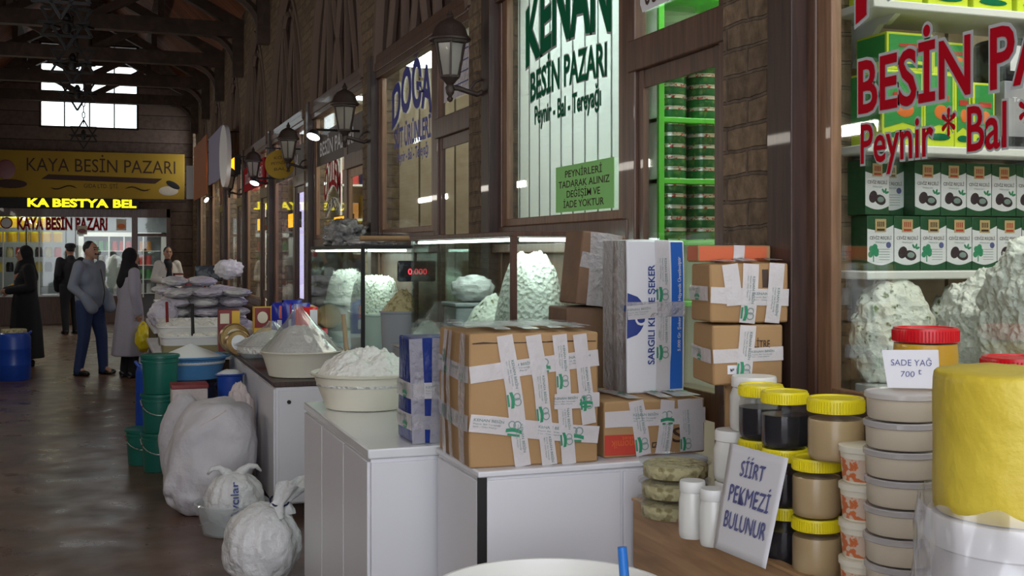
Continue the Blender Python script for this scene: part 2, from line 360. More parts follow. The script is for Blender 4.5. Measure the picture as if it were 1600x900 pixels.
def fbm(p, f, o=4):
    s = 0; a = 1
    for _ in range(o): s += a * noise.noise(V(p) * f); f *= 2; a *= .5
    return s
def blob(name, mat, parent, c, r, seed=0, amp=.12, freq=3., sub=4, floor=None, oct=4, fn=None):
    bm = bmesh.new(); bmesh.ops.create_icosphere(bm, subdivisions=sub, radius=1)
    for v in bm.verts:
        d = 1 + amp * fbm(v.co + V((seed * 7.3, seed * 3.1, 0)), freq, oct)
        p = V((v.co.x * r[0] * d, v.co.y * r[1] * d, v.co.z * r[2] * d))
        if fn: p = fn(p)
        if floor is not None and p.z < floor - c[2]: p.z = floor - c[2] + (p.z - floor + c[2]) * .04 * 0
        v.co = p + V(c)
    me = bpy.data.meshes.new(name); bm.to_mesh(me); bm.free(); me.polygons.foreach_set('use_smooth', [True] * len(me.polygons))
    return link(name, me, mat, parent)
def heap(name, mat, parent, c, r, h, seed=0, amp=.2, freq=9., rings=26, seg=64, power=1.5, sx=1, sy=1, skirt=.04):
    mb = MB(); vs = [V((0, 0, h))]; fs = []
    for i in range(1, rings + 1):
        t = i / rings
        for k in range(seg):
            a = 2 * math.pi * k / seg; p = V((r * t * math.cos(a) * sx, r * t * math.sin(a) * sy, 0))
            q = V((p.x, p.y, seed * 5.)); n = fbm(q, freq, 5)
            p.z = h * (1 - t ** power) * (1 + amp * .5 * n) + amp * h * .35 * n * (1 - t ** 6)
            vs.append(p)
    b = len(vs)
    for k in range(seg): p = vs[1 + (rings - 1) * seg + k]; vs.append(V((p.x, p.y, p.z - skirt)))
    for k in range(seg): fs.append((0, 1 + k, 1 + (k + 1) % seg))
    for i in range(rings - 1):
        for k in range(seg): k2 = (k + 1) % seg; fs.append((1 + i * seg + k, 1 + (i + 1) * seg + k, 1 + (i + 1) * seg + k2, 1 + i * seg + k2))
    for k in range(seg): k2 = (k + 1) % seg; fs.append((1 + (rings - 1) * seg + k, b + k, b + k2, 1 + (rings - 1) * seg + k2))
    fs.append(tuple(b + k for k in reversed(range(seg))))
    mb.add([v + V(c) for v in vs], fs)
    return mb.build(name, mat, parent, 180)
# ---------------------------------------------------------------- lettering
_tc = {}
def glyphs(body, bold=0.):
    k = (body, bold)
    if k not in _tc:
        cu = bpy.data.curves.new('t', 'FONT'); cu.body = body; cu.size = 1; cu.offset = bold; cu.resolution_u = 3; cu.fill_mode = 'FRONT'
        o = bpy.data.objects.new('t', cu); COL.objects.link(o); dg = bpy.context.evaluated_depsgraph_get()
        me = bpy.data.meshes.new_from_object(o.evaluated_get(dg))
        _tc[k] = ([(v.co.x, v.co.y) for v in me.vertices], [tuple(p.vertices) for p in me.polygons])
        bpy.data.objects.remove(o); bpy.data.meshes.remove(me)
    return _tc[k]
CAPH = None
def text2d(body, w, cap, bold=0., warp=None):
    global CAPH
    if CAPH is None: CAPH = max(y for x, y in glyphs('H')[0])
    ref = glyphs(body)[0]; x0 = min(x for x, y in ref); x1 = max(x for x, y in ref)
    vs, fs = glyphs(body, bold); kx = w / (x1 - x0); ky = cap / CAPH
    out = [((x - x0) * kx, y * ky) for x, y in vs]
    if warp: out = [warp(x / w, y / cap, x, y) for x, y in out]
    return out, fs
def text(name, body, parent, O, ux, uy, w, cap, mat, bold=0.012, warp=None, off=0., mapf=None, shear=0):
    vs, fs = text2d(body, w, cap, bold, warp); O, ux, uy = V(O), V(ux).normalized(), V(uy).normalized(); n = ux.cross(uy)
    mb = MB(); mb.add([(O + ux * (x + shear * y) + uy * y + n * off) if not mapf else mapf(x, y) for x, y in vs], fs)
    me = bpy.data.meshes.new(name); me.from_pydata([tuple(p) for p in mb.v], [], mb.f); me.update()
    return link(name, me, mat, parent)
# ---------------------------------------------------------------- the setting
XL, XR, YEND, YBACK, ZE, XC, ZR = -2.6, 2.0, 28.2, -1.2, 5.25, -.3, 7.7
def struct(o, label, cat='structure'): return tag(o, label, cat, kind='structure')
struct(MB().bx(-3.2, 6, YBACK - 3, 33, -.2, 0).build('floor', 'floor'), 'polished dark brown stone floor of the market arcade', 'floor')
m = MB()
m.add([(XL - .2, YBACK, ZE - .08), (XL - .2, 31.5, ZE - .08), (XC, 31.5, ZR), (XC, YBACK, ZR)], [(0, 1, 2, 3)])
m.add([(XR + .4, YBACK, ZE - .2), (XC, YBACK, ZR), (XC, 31.5, ZR), (XR + .4, 31.5, ZE - .2)], [(0, 1, 2, 3)])
c = m.build('ceiling', 'roofplank', smooth=0); sol = c.modifiers.new('s', 'SOLIDIFY'); sol.thickness = .08; sol.offset = 1
struct(c, 'reddish plank roof lining over the arcade', 'ceiling')
struct(MB().bx(XL - .35, XL, YBACK, 31.5, 0, ZE).build('wall_left', 'brick'), 'worn brick wall along the left side of the arcade', 'wall')
PITCH, PH = 2.9, .22
piers = [3.25 + PITCH * k for k in range(-1, 9)]        # 0.35 .. 26.45
AZ0, AZ1, AW = 3.05, 4.68, PITCH / 2 - PH
def archz(t):                                             # t = |y|/AW, pointed arch
    R = (AW * AW + (AZ1 - AZ0) ** 2) / (2 * AW)
    return AZ0 + math.sqrt(max(0, R * R - (t * AW + R - AW) ** 2))
m = MB()
for y in piers: m.bx(XR, XR + .20, y - PH, y + PH, 0, ZE - .05)
for y in piers[:-1] + [piers[-1]]:
    yc = y + PITCH / 2; n = 14
    if yc > YEND: break
    for i in range(n):
        a, b = -1 + 2 * i / n, -1 + 2 * (i + 1) / n; za, zb = archz(abs(a)), archz(abs(b)); ya, yb = yc + a * AW, yc + b * AW; zt = ZE - .05
        m.add([(XR, ya, za), (XR, yb, zb), (XR, yb, zt), (XR, ya, zt), (XR + .20, ya, za), (XR + .20, yb, zb), (XR + .20, yb, zt), (XR + .20, ya, zt)],
              [(0, 3, 2, 1), (0, 1, 5, 4), (4, 5, 6, 7), (3, 7, 6, 2)])
m.bx(XR, XR + .20, piers[0] - 1.6, piers[0] - PH, 0, ZE)
m.bx(XR, XR + .20, YEND - .25, 31.5, 0, ZE)
struct(m.build('wall_right', 'brick', smooth=0), 'brown brick wall of piers and pointed arches on the right', 'wall')
# end wall with the gable window
GX0, GX1, GZ0, GZ1 = -1.36, .80, 4.45, 6.42
m = MB()
for x0, x1, z0, z1 in [(XL - .2, GX0, 2.62, 8), (GX1, XR + .4, 2.62, 8), (GX0, GX1, 2.62, GZ0), (GX0, GX1, GZ1, 8)]: m.bx(x0, x1, YEND, YEND + .25, z0, z1)
m.bx(1.50, XR + .4, YEND, YEND + .25, 0, 2.62); m.bx(XL - .4, -2.5, YEND, YEND + .25, 0, 2.62)
struct(m.build('wall_back', 'gableplank', smooth=0), 'dim boarded end wall above the yellow shop banner', 'wall')
m = MB().bx(GX0, GX1, YEND + .05, YEND + .15, GZ0, GZ0 + .05).bx(GX0, GX1, YEND + .05, YEND + .15, GZ1 - .05, GZ1).bx(GX0, GX0 + .05, YEND + .05, YEND + .15, GZ0, GZ1).bx(GX1 - .05, GX1, YEND + .05, YEND + .15, GZ0, GZ1)
wn = m.build('window_1', 'beam'); struct(wn, 'bright gable window with thin glazing bars high on the end wall', 'window')
m = MB()
for k in range(1, 4): m.bx(GX0 + (GX1 - GX0) * k / 4 - .015, GX0 + (GX1 - GX0) * k / 4 + .015, YEND + .08, YEND + .12, GZ0, GZ1)
for k in range(1, 3): m.bx(GX0, GX1, YEND + .08, YEND + .12, GZ0 + (GZ1 - GZ0) * k / 3.2 - .015, GZ0 + (GZ1 - GZ0) * k / 3.2 + .015)
m.bx(GX0, GX1, YEND + .06, YEND + .14, GZ1 - .5, GZ1 - .36)
m.build('glazing_bar', 'beam', wn); MB().bx(GX0, GX1, YEND + .095, YEND + .105, GZ0, GZ1).build('pane', 'glass', wn)
# roof trusses
def truss(y, i):
    m = MB(); zc = 4.95
    m.bx(XL, XR, y - .09, y + .09, zc - .11, zc + .11)
    for s, xe in ((1, XR), (-1, XL)):
        m.bar((xe, y, zc + .05), (XC, y, 6.2), .15, .17)
        m.bar((XC, y, zc), (XC + s * 1.25, y, 5.62), .12)
        m.bx(xe - (.16 if s > 0 else 0), xe + (0 if s > 0 else .16), y - .08, y + .08, 4.25, zc)
        m.bar((XC + s * 1.25, y, 5.6), (XC + s * 1.25, y, 6.25), .1)
        m.tube([(xe - s * (.08 + .50 * (1 - math.cos(t * math.pi / 2 / 6))), y, 4.30 + .58 * math.sin(t * math.pi / 2 / 6)) for t in range(7)], .065, 6)
    m.bar((XC, y, zc), (XC, y, 7.5), .17)
    for x in (XC - 1.25, XC + 1.25): m.bx(x - .08, x + .08, y - 1.45, y + 1.45, 6.0, 6.14)
    struct(m.build('trim_%d' % (i + 20), 'beam', smooth=0), 'dark timber roof truss spanning the arcade, %s from the camera' % ORD[i], 'roof truss')
for i, y in enumerate(piers[3:]): truss(y, i)
MT['tracerywood'] = M('dusty brown tracery wood', (.15, .10, .075), .8)
# ---------------------------------------------------------------- shopfront woodwork, glass and rooms
def bay(i, yp, sill, pane_bottom):
    """the front between the pier at yp and the next one: a narrow door on the near side, a broad pane on the far side"""
    y0, y1 = yp + PH, yp + PITCH - PH; ym = y0 + .80; xa, xb = XR + .02, XR + .075
    w = MB()
    for a, b in ((y0, y0 + .07), (y1 - .07, y1), (ym - .06, ym + .06)): w.bx(xa, xb, a, b, 0, AZ0 - .1)
    w.bx(xa - .022, xb - .004, y0, y1, 2.95, 3.13); w.bx(xa - .03, xb, y0, y1, 3.0, 3.07)
    w.bx(xa - .005, xb - .006, y0 + .004, ym - .004, 2.33, 2.46)
    w.bx(xa - .006, xb - .008, ym + .004, y1 - .004, sill - .12, sill); w.bx(xa - .04, xb - .010, ym + .008, y1 - .03, sill - .14, sill - .09)
    o = w.build('window_%d' % (i + 2), 'wood', smooth=0, bevel=.006); struct(o, BAYL[i], 'shopfront window')
    f = MB()
    for a, b in ((y0 + .07, y0 + .12), (ym - .11, ym - .06)): f.bx(xa + .015, xb - .015, a, b, 0, 2.33)
    f.bx(xa + .02, xb - .02, y0 + .07, ym - .06, 2.26, 2.33); f.bx(xa + .02, xb - .02, y0 + .07, ym - .06, .0, .5); f.bx(xa + .02, xb - .02, y0 + .07, ym - .06, 1.0, 1.1)
    f.build('door_frame', 'honeywood' if i == 3 else 'wood', o)
    f = MB()
    for a, b in ((ym + .06, ym + .11), (y1 - .14, y1 - .07)): f.bx(xa + .008, xb - .01, a, b, sill, 2.95)
    f.bx(xa + .01, xb - .01, ym + .06, y1 - .07, sill, sill + .04)
    f.build('pane_frame', 'midwood', o, bevel=.004)
    MB().bx(XR - .035, XR + .03, y1 - .025, y1 + .11, 0, 3.13).build('casing', 'darkwood', o, bevel=.004)
    MB().bx(xa + .027, xa + .032, ym + .1, y1 - .12, sill + .02, 2.96).build('pane', 'glass', o)
    MB().bx(xa + .027, xa + .032, y0 + .1, ym - .1, 1.1, 2.28).build('door_pane', 'glass', o)
    MB().bx(xa + .027, xa + .032, y0 + .06, ym - .05, 2.45, 2.96).build('top_light', 'glass', o)
    MB().bx(xa + .02, xb, ym + .06, y1 - .07, 0, sill - .12).build('lower_panel', 'wood', o)
    t = MB(); yc = (y0 + y1) / 2; n = 16
    pts = [(yc + (-1 + 2 * k / n) * AW, archz(abs(-1 + 2 * k / n))) for k in range(n + 1)]
    t.tube([(xa + .02, a, b - .03) for a, b in pts], .065, 6)
    for s in (-1, 1):                                     # crossing gothic arcs
        for off in (.35, 1.05):
            q = []
            for k in range(9):
                u = k / 8; yy = yc + s * (AW - off * 1.0 - u * (.75)); zz = 3.1 + (archz(.45) - 3.1) * math.sin(u * math.pi / 2) * .98
                if abs(yy - yc) < AW and zz < archz(abs(yy - yc) / AW): q.append((xa + .02, yy, zz))
            if len(q) > 2: t.tube(q, .036, 6)
        t.bar((xa + .02, yc + s * .42, 3.1), (xa + .02, yc + s * .42, archz(.42 / AW) - .03), .05)
    t.build('tracery', 'tracerywood', o)
    MB().bx(xb, xb + .03, y0, y1, 3.06, 4.76).build('arch_panel', 'darkwood', o)
    return o, ym, y0, y1
BAYL = ['nearest shop window with red lettering and walnut jam boxes inside', 'shop window with dark green lettering beside the brick pier',
        'shop window with navy blue lettering behind the second wall lantern', 'wood framed shop window with pink lettering and lit orange panel',
        'shop window glowing lilac beyond the wall lantern', 'far shop window with orange lit panel under a red fascia', 'far shop window behind the oval lit sign',
        'far shop window behind the hanging cloth signs', 'last shop window before the end wall']
bays = []
for i, y in enumerate(piers[:-1]):
    bays.append(bay(i, y, 1.16 if i == 0 else (1.74 if i < 4 else .95), 0))
# rooms behind the fronts
roomcol = ['honeywood', 'whitepaint', 'beigepanel', 'whitepaint', 'purplelight', 'whitepaint', 'whitepaint', 'whitepaint', 'whitepaint']
ROOMX = 3.4
m = MB()
for y in piers: m.bx(XR + .20, ROOMX, y - .05, y + .05, 0, 3.15)
struct(m.build('wall_party', 'beigepanel', smooth=0), 'beige panelled side walls inside the shops', 'wall')
struct(MB().bx(ROOMX, ROOMX + .1, piers[0] - 1.5, YEND, 0, 3.15).build('wall_shop', 'beigepanel', smooth=0), 'beige panelled back wall inside the shops', 'wall')
struct(MB().bx(XR + .125, ROOMX + .1, piers[0] - 1.5, YEND, 3.15, 3.25).build('trim_1', 'whitepaint', smooth=0), 'white shop ceiling above the lit interiors', 'shop ceiling')
lampE = [36, 105, 20, 50, 58, 62, 62, 60, 60]
for i, y in enumerate(piers[:-1]):
    col = [(1, .98, .92), (.93, 1, .98), (1, .95, .85), (1, .97, .9), (.85, .78, 1), (1, .95, .9), (.95, .95, 1), (1, .9, .8), (1, .95, .9)][i]
    area('shop_light', (2.75, y + PITCH / 2, 3.1), (.9, 1.8), lampE[i], col)
    if i in (2, 3):
        pass
# disc lamp seen through the blue lettered window
p = onx(655, 2.55, 100)
l = E('ceiling_lamp', 'glowing white disc lamp inside the blue lettered shop window', 'lamp', (2.24, 8.25, 3.15))
MB().lathe([(.14, -.16), (.17, -.12), (.17, -.09), (.05, -.06)], 28).build('lamp_shade', 'tube', l); MB().tube([(0, 0, -.07), (0, 0, 0)], .012).build('stem', 'black', l)
l = E('tube_lamp', 'slanting white tube lamp high inside the pink lettered shop', 'lamp', (2.5, 10.9, 3.1))
MB().bx(-.3, .3, -.03, .03, 0, .05).build('housing', 'white', l); MB().tube([(-.28, 0, -.02), (.28, 0, -.02)], .018).build('tube', 'tube', l)
# ---------------------------------------------------------------- lettering on the glass
UX, UZ = (0, -1, 0), (0, 0, 1); GX = XR + .042           # on the camera side of each pane (pane face at XR+.06)
def glasstext(o, body, y0, y1, z, cap, mat, bold=.014, outline=None, warp=None, ob=.045):
    if outline: text('lettering_outline', body, o, (GX, y0, z), UX, UZ, y0 - y1, cap, outline, ob, warp)
    text('lettering', body, o, (GX - .002, y0, z), UX, UZ, y0 - y1, cap, mat, bold, warp)
def arch(lift, grow=0.):
    return lambda u, v, x, y: (x, y * (1 + grow * (1 - (2 * u - 1) ** 2)) + lift * (1 - (2 * u - 1) ** 2))
def archtop(lift): return lambda u, v, x, y: (x, y + max(0, v) * 0 + lift * (1 - (2 * u - 1) ** 2))
o = bays[1][0]
glasstext(o, 'KENAN', 5.52, 4.49, 2.555, .27, 'signgreen', .03, 'signgrey', arch(.055, .25), .055)
glasstext(o, 'BESİN PAZARI', 5.46, 4.53, 2.365, .135, 'signgreen', .02, 'signgrey', arch(.02), .05)
glasstext(o, 'Peynir - Bal - Tereyağı', 5.40, 4.59, 2.245, .085, 'signgreen', .02, 'signgrey', None, .05)
# text on the top light of its door: only the foot of some lettering shows
mm = MB(); mm.poly([(GX, 4.20, 2.60), (GX, 4.18, 2.565), (GX, 3.62, 2.565), (GX, 3.60, 2.60), (GX, 3.60, 2.78), (GX, 4.20, 2.78)], .001, (-1, 0, 0)); mm.build('sticker', 'paper', o, 0)
text('lettering', '05', o, (GX - .003, 4.16, 2.585), UX, UZ, .12, .12, 'printdark', .0)
o = bays[2][0]
glasstext(o, 'DOĞA', 8.40, 7.32, 2.53, .26, 'signblue', .03, 'signwhite', arch(.09, .15), .04)
mm = MB(); mm.bx(GX - .004, GX - .002, 6.42, 7.02, 2.55, 2.88); mm.build('paper_sheet', 'lilacbag', o, 0)
mm = MB()
for k in range(4): mm.bx(GX - .006, GX - .005, 6.50, 6.94 - .06 * (k % 2), 2.62 + .065 * k, 2.628 + .065 * k)
mm.build('print', 'navyprint', o, 0)
glasstext(o, 'SÜT ÜRÜNLERİ', 8.34, 7.34, 2.37, .135, 'signblue', .03)
glasstext(o, 'Peynir - Bal - Tereyağı', 8.26, 7.40, 2.26, .075, 'signblue', .02)
o = bays[0][0]
glasstext(o, 'KENAN', 2.78, 1.75, 2.27, .24, 'signred', .03, 'signgrey', arch(.10, .2), .06)
glasstext(o, 'BESİN PAZARI', 2.775, 1.70, 2.0, .143, 'signred', .018, 'signgrey', None, .06)
glasstext(o, 'Peynir * Bal * Tereyağı', 2.765, 1.64, 1.855, .108, 'signred', .012, 'signgrey', None, .05)
o = bays[3][0]
glasstext(o, 'ÖZLEM', 11.2, 10.4, 2.05, .26, 'signpink' if 'signpink' in MT else 'signred', .02, 'signwhite', arch(.2), .05)
glasstext(o, 'GIDA PAZARI', 11.15, 10.45, 1.93, .09, 'printdark', .01, 'signwhite', arch(.1), .05)
# notice taped to the glass
nt = E('paper_notice', 'lime green paper notice in capitals taped low on the green lettered window', 'notice', (GX - .006, 5.10, 1.79))
MB().bx(-.0015, .0015, -.66, 0, 0, .215).build('sheet', 'noticegreen', nt)
for k, s in enumerate(['PEYNİRLERİ', 'TADARAK ALINIZ', 'DEĞİŞİM VE', 'İADE YOKTUR']):
    wd = [.42, .58, .38, .46][k]; text('lettering', s, nt, (-.003, -(.66 - wd) / 2, .16 - .047 * k), UX, UZ, wd, .031, 'printdark', .006)
# ---------------------------------------------------------------- green shelf unit behind the narrow door
SX0, SY0 = 2.14, 4.24
sh = E('shelf_unit', 'lime green edged shelf unit of tins with a white grooved back behind the green lettering', 'shelf', (SX0, SY0, 0))
m = MB()
m.bx(0, .012, 0, 1.68, .0, 3.12)
m.build('side_board', 'pvc', sh)
m = MB()
for k in range(1, 12): m.bx(-.003, 0, k * .15 - .006, k * .15 + .006, .9, 3.12)
m.build('board_groove', 'signgrey', sh)
m = MB().bx(.62, .64, 0, .25, 0, 3.12); m.build('side_panel', 'whitepaint', sh)
MB().bx(.018, .62, .235, .25, 0, 3.12).build('back_panel', 'whitepaint', sh)
shelfz = [1.40, 1.652, 1.905, 2.156, 2.42, 2.67]
for z in shelfz: MB().bx(.0, .63, -.012, .24, z - .022, z).build('shelf_board', 'limegreen', sh, bevel=.003)
MB().bx(-.004, .02, -.02, -.0, .9, 3.12).build('edge_strip', 'limegreen', sh)
TIN = None
def mk_tin(loc, label):
    global TIN
    if TIN is None:
        t = E('food_tin', label, 'tin', loc, 'green tins on the shelf unit')
        MB().lathe([(.066, .004), (.067, .006), (.067, .035), (.066, .036)], 24).build('label_band', 'tin', t)
        MB().lathe([(.0, .0355), (.060, .0355), (.0685, .0365), (.0690, .0465), (.066, .047), (.064, .0435), (0, .0435)], 24).build('lid', 'tinrim', t)
        MB().lathe([(.065, 0), (.068, .001), (.068, .004), (.065, .005)], 24).build('bottom_rim', 'tinrim', t)
        TIN = t; return t
    return clone(TIN, loc, random.uniform(0, 6), label)
rowname = ['lowest tin shelf', 'middle tin shelf', 'highest tin shelf']
for r, z in enumerate(shelfz[1:4]):
    for cidx, x in enumerate((.10, .25, .40)):
        for k in range(5):
            mk_tin((SX0 + x, SY0 + .085, z + .001 + .0472 * k), 'green tin, %s in the %s stack of the %s behind the door' % (('bottom', 'second', 'middle', 'fourth', 'topmost')[k], ('left', 'middle', 'right')[cidx], rowname[r]))
# clear tubs on the topmost shelf
for k in range(2):
    for j in range(3):
        t = E('clear_tub', 'clear tub, %s of the %s stack on the uppermost green shelf' % (('bottom', 'middle', 'top')[j], ('left', 'right')[k]), 'tub', (SX0 + .14 + .2 * k, SY0 + .1, shelfz[4] + .001 + .07 * j), 'clear tubs on the uppermost shelf')
        MB().lathe([(.07, 0), (.078, .055), (.082, .056)], 20).build('body', 'clearplastic', t); MB().lathe([(.084, .054), (.084, .066), (.07, .068)], 20).build('lid', 'clearplastic', t)
# ---------------------------------------------------------------- shelves of the nearest shop, against its side wall
NY = 3.17; NX0 = 2.36
ws = E('wall_shelf', 'white wall shelf with a scalloped bracket above the green oil boxes', 'shelf', (2.12, NY, 0))
SHZ = [1.545, 1.925, 2.35]
def wallshelf(o, z, depth=.27):
    MB().bx(.02, 1.15, -depth, 0, -.025, 0).build('shelf_board', 'whiteplastic', o, bevel=.004)
    for x in (.14, .75):
        MB().poly([(x, 0, -.025), (x, -depth * .8, -.025), (x, -depth * .62, -.05), (x, -depth * .5, -.045), (x, -depth * .3, -.09), (x, -depth * .12, -.10), (x, 0, -.16)], .02, (1, 0, 0)).build('bracket', 'whiteplastic', o)
ws.location = (2.12, NY - .06, SHZ[2]); wallshelf(ws, 0)
w2 = E('wall_shelf', 'white wall shelf carrying the green oil boxes over the jam boxes', 'shelf', (2.12, NY - .06, SHZ[1])); wallshelf(w2, 0, .24)
w3 = E('wall_shelf', 'white wall shelf under the lower row of walnut jam boxes', 'shelf', (2.12, NY - .06, SHZ[0])); wallshelf(w3, 0, .24)
def jambox(kind):
    t = E('jam_box', 'x', 'box', (0, 0, 0), 'walnut jam boxes on the wall shelf')
    w, h, d = .097, .168, .09
    MB().bx(-w / 2, w / 2, -d, 0, 0, h).build('carton', 'boxgreen', t, bevel=.002)
    n = 12; up = [(-w / 2 + w * k / n, -d - .0008, h - .034 - .010 * math.sin(math.pi * k / n) + (.012 if kind else .004) * (k / n - .5)) for k in range(n + 1)]
    lo = [(-w / 2 + w * k / n, -d - .0008, .028 - .012 * math.sin(math.pi * k / n)) for k in range(n + 1)]
    m = MB(); m.add(up + lo, [(k, k + 1, n + 2 + k, n + 1 + k) for k in range(n)]); m.build('front_panel', 'paper', t, 0)
    MB().bx(-.020, .020, -d - .002, -d - .001, h - .05, h - .010).build('gold_label', 'goldlabel', t)
    m = MB()
    for k in range(4): m.bx(-.012 + k * .007, -.009 + k * .007, -d - .003, -d - .002, h - .034, h - .018)
    m.bx(-.014, .014, -d - .003, -d - .002, h - .046, h - .040); m.build('emblem', 'printred' if not kind else 'printdark', t)
    text('lettering', 'CEVİZ REÇELİ', t, (-.040, -d - .0016, h - .073), (1, 0, 0), UZ, .080, .0095, 'printdark', .004)
    text('lettering', 'Walnut Jam', t, (-.02, -d - .0016, h - .084), (1, 0, 0), UZ, .040, .005, 'printgrey', .004)
    if kind == 0:
        m = MB(); m.ell((-.017, -d - .0005, .055), (.017, .0015, .020), 14, 8, Matrix.Rotation(.5, 4, 'Y')); m.ell((.012, -d - .0005, .046), (.024, .0015, .016), 14, 8, Matrix.Rotation(.25, 4, 'Y'))
        m.build('walnut_picture', 'walnut', t)
        m = MB(); m.ell((.013, -d - .0016, .047), (.014, .0012, .009), 14, 8); m.build('walnut_core', 'printgrey', t)
        m = MB()
        for a in (.3, 1.2, 2.2): m.ell((.030 + .010 * math.cos(a), -d - .0006, .066 + .010 * math.sin(a)), (.009, .001, .004), 8, 6, Matrix.Rotation(-a, 4, 'Y'))
        m.build('leaf_picture', 'printgreen', t)
    else:
        m = MB()
        for k in range(7): m.ell((-.026 + .011 * math.cos(k), -d - .0006, .060 + .012 * math.sin(k * 1.7)), (.010, .001, .010), 8, 6)
        m.bx(-.028, -.024, -d - .001, -d, .026, .055); m.build('tree_picture', 'printgreen', t)
        m = MB(); m.ell((.030, -d - .0006, .078), (.010, .001, .010), 14, 6); m.build('round_seal', 'penblue', t)
        m = MB()
        for k in range(5): m.bx(-.006, .034, -d - .0012, -d - .0005, .064 - k * .008, .0655 - k * .008)
        m.build('small_print', 'printgrey', t)
    return t
MT['boxgreen'] = M('deep green carton print', (.012, .085, .035), .45)
MT['goldlabel'] = M('gold label', (.55, .40, .20), .4)
MT['walnut'] = M('walnut print', (.035, .02, .03), .6)
jb = {}
rowsj = [(SHZ[0], [1, 0, 1, 0, 1, 0, 1], 'lower'), (SHZ[0] + .171, [0, 1, 0, 0, 0, 0, 0], 'upper')]
for r, (z, kinds, nm) in enumerate(rowsj):
    for k, kd in enumerate(kinds):
        x = 2.235 + .0995 * k + (.02 if r == 0 else -.002); lab = 'jam box with a %s, %s from the left in the %s row' % (('walnut picture', 'green tree picture')[kd], ORD[k], nm)
        loc = (x, NY - .12 + (.05 if (r == 1 and k == 1) else 0), z + .001); rz = 0 if not (r == 1 and k == 0) else .12
        if kd not in jb: jb[kd] = jambox(kd); jb[kd].location = loc; jb[kd]['label'] = lab; jb[kd].rotation_euler.z = rz
        else: clone(jb[kd], loc, rz, lab)
# green and yellow oil boxes
MT['boxyellow'] = M('lime yellow carton', (.62, .74, .04), .4); MT['leafgreen'] = M('bright green print', (.03, .30, .07), .4); MT['orangeprint'] = M('orange print', (.80, .18, .03), .5)
MT['greybox'] = M('grey printed box', (.26, .27, .32), .45, var=(7, (.42, .40, .42)))
MT['darktin'] = M('dark tin', (.03, .035, .045), .25, .3, var=(12, (.12, .14, .15), .5, .6))
def oilbox(loc, w, d, h, label, rz=0):
    t = E('oil_box', label, 'box', loc, 'green and yellow oil boxes', rz)
    MB().bx(0, w, 0, d, 0, h).build('carton', 'boxyellow', t, bevel=.003)
    e = .008
    MB().poly([(e, -.001, h * .22), (w * .5, -.001, h * .30), (w - e, -.001, h * .24), (w - e, -.001, h - e), (e, -.001, h - e)], .0006, (0, -1, 0)).build('front_print', 'leafgreen', t, 0)
    MB().poly([(-.001, d - e, h * .22), (-.001, e, h * .26), (-.001, e, h - e), (-.001, d - e, h - e)], .0006, (-1, 0, 0)).build('side_print', 'leafgreen', t, 0)
    m = MB(); m.ell((w * .55, -.002, h * .47), (w * .22, .001, h * .10), 16, 6); m.build('orange_emblem', 'orangeprint', t)
    MB().bx(w * .25, w * .8, -.003, -.002, h * .62, h * .70).build('brand_patch', 'printred', t)
    m = MB(); m.ell((w * .5, -.002, h * .13), (w * .36, .001, h * .05), 16, 6); m.build('olive_picture', 'signgreen', t)
    return t
zb = SHZ[1] + .001
oilbox((2.20, NY - .29, zb), .15, .17, .225, 'large green and yellow oil box at the left end of the shelf')
oilbox((2.36, NY - .28, zb), .115, .16, .225, 'green and yellow oil box second along the shelf')
oilbox((2.485, NY - .27, zb), .062, .15, .21, 'narrow green oil box between the larger oil boxes and the grey box')
oilbox((2.555, NY - .27, zb), .085, .15, .205, 'green oil box with a red patch beside the grey box')
oilbox((2.225, NY - .28, zb + .227), .17, .15, .115, 'green and yellow oil box lying on top of the first oil box')
oilbox((2.41, NY - .26, zb + .227), .15, .13, .10, 'small green and yellow oil box lying second on top of the others')
t = E('grey_box', 'grey printed box with a pale skyline beside the oil boxes', 'box', (2.67, NY - .28, zb)); MB().bx(0, .16, 0, .15, 0, .215).build('carton', 'greybox', t, bevel=.003)
MB().bx(.01, .15, -.002, -.001, .01, .04).build('dark_band', 'darktin', t); text('lettering', 'Tereyağı', t, (.03, -.002, .15), (1, 0, 0), UZ, .1, .014, 'paper')
t = E('dark_tin', 'dark oil tin lying on top of the grey box', 'tin', (2.66, NY - .28, zb + .217)); MB().bx(0, .19, 0, .14, 0, .14).build('body', 'darktin', t, bevel=.02); MB().bx(.03, .1, -.002, 0, .03, .11).build('label', 'paper', t)
for k in range(4):
    oilbox((2.19 + .17 * k, NY - .30, SHZ[2] + .001), .15, .16, .2, 'green and yellow oil box, %s from the left on the highest shelf' % ORD[k])
# inner counter and heaps of cheese behind the near glass
ic = E('display_counter', 'white counter inside the nearest shop carrying the cheese heaps', 'counter', (2.135, 1.50, 0))
MB().bx(0, .9, 0, 1.4, .1, 1.18).build('cabinet', 'white', ic, bevel=.006); MB().bx(-.01, .91, -.01, 1.41, 1.18, 1.21).build('worktop', 'whitetop', ic, bevel=.004); MB().bx(.04, .86, .04, 1.36, 0, .1).build('plinth', 'black', ic)
t = tag(blob('cheese_heap', 'herbcheese', None, (2.262, 2.91, 1.34), (.135, .10, .185), 3, .09, 5, 5, 1.212, 6), 'tall green flecked cheese slab against the glass beside the window frame', 'cheese')
t = tag(blob('cheese_heap', 'herbcheese', None, (2.52, 2.93, 1.33), (.10, .09, .16), 13, .14, 5, 5, 1.212, 6), 'small crumbly herb cheese lump at the back behind the white cheese block', 'cheese')
t = tag(blob('cheese_heap', 'cheese', None, (2.40, 2.68, 1.36), (.125, .12, .175), 5, .17, 3.5, 6, 1.212, 7), 'white torn cheese block heaped behind the red lidded jar', 'cheese')
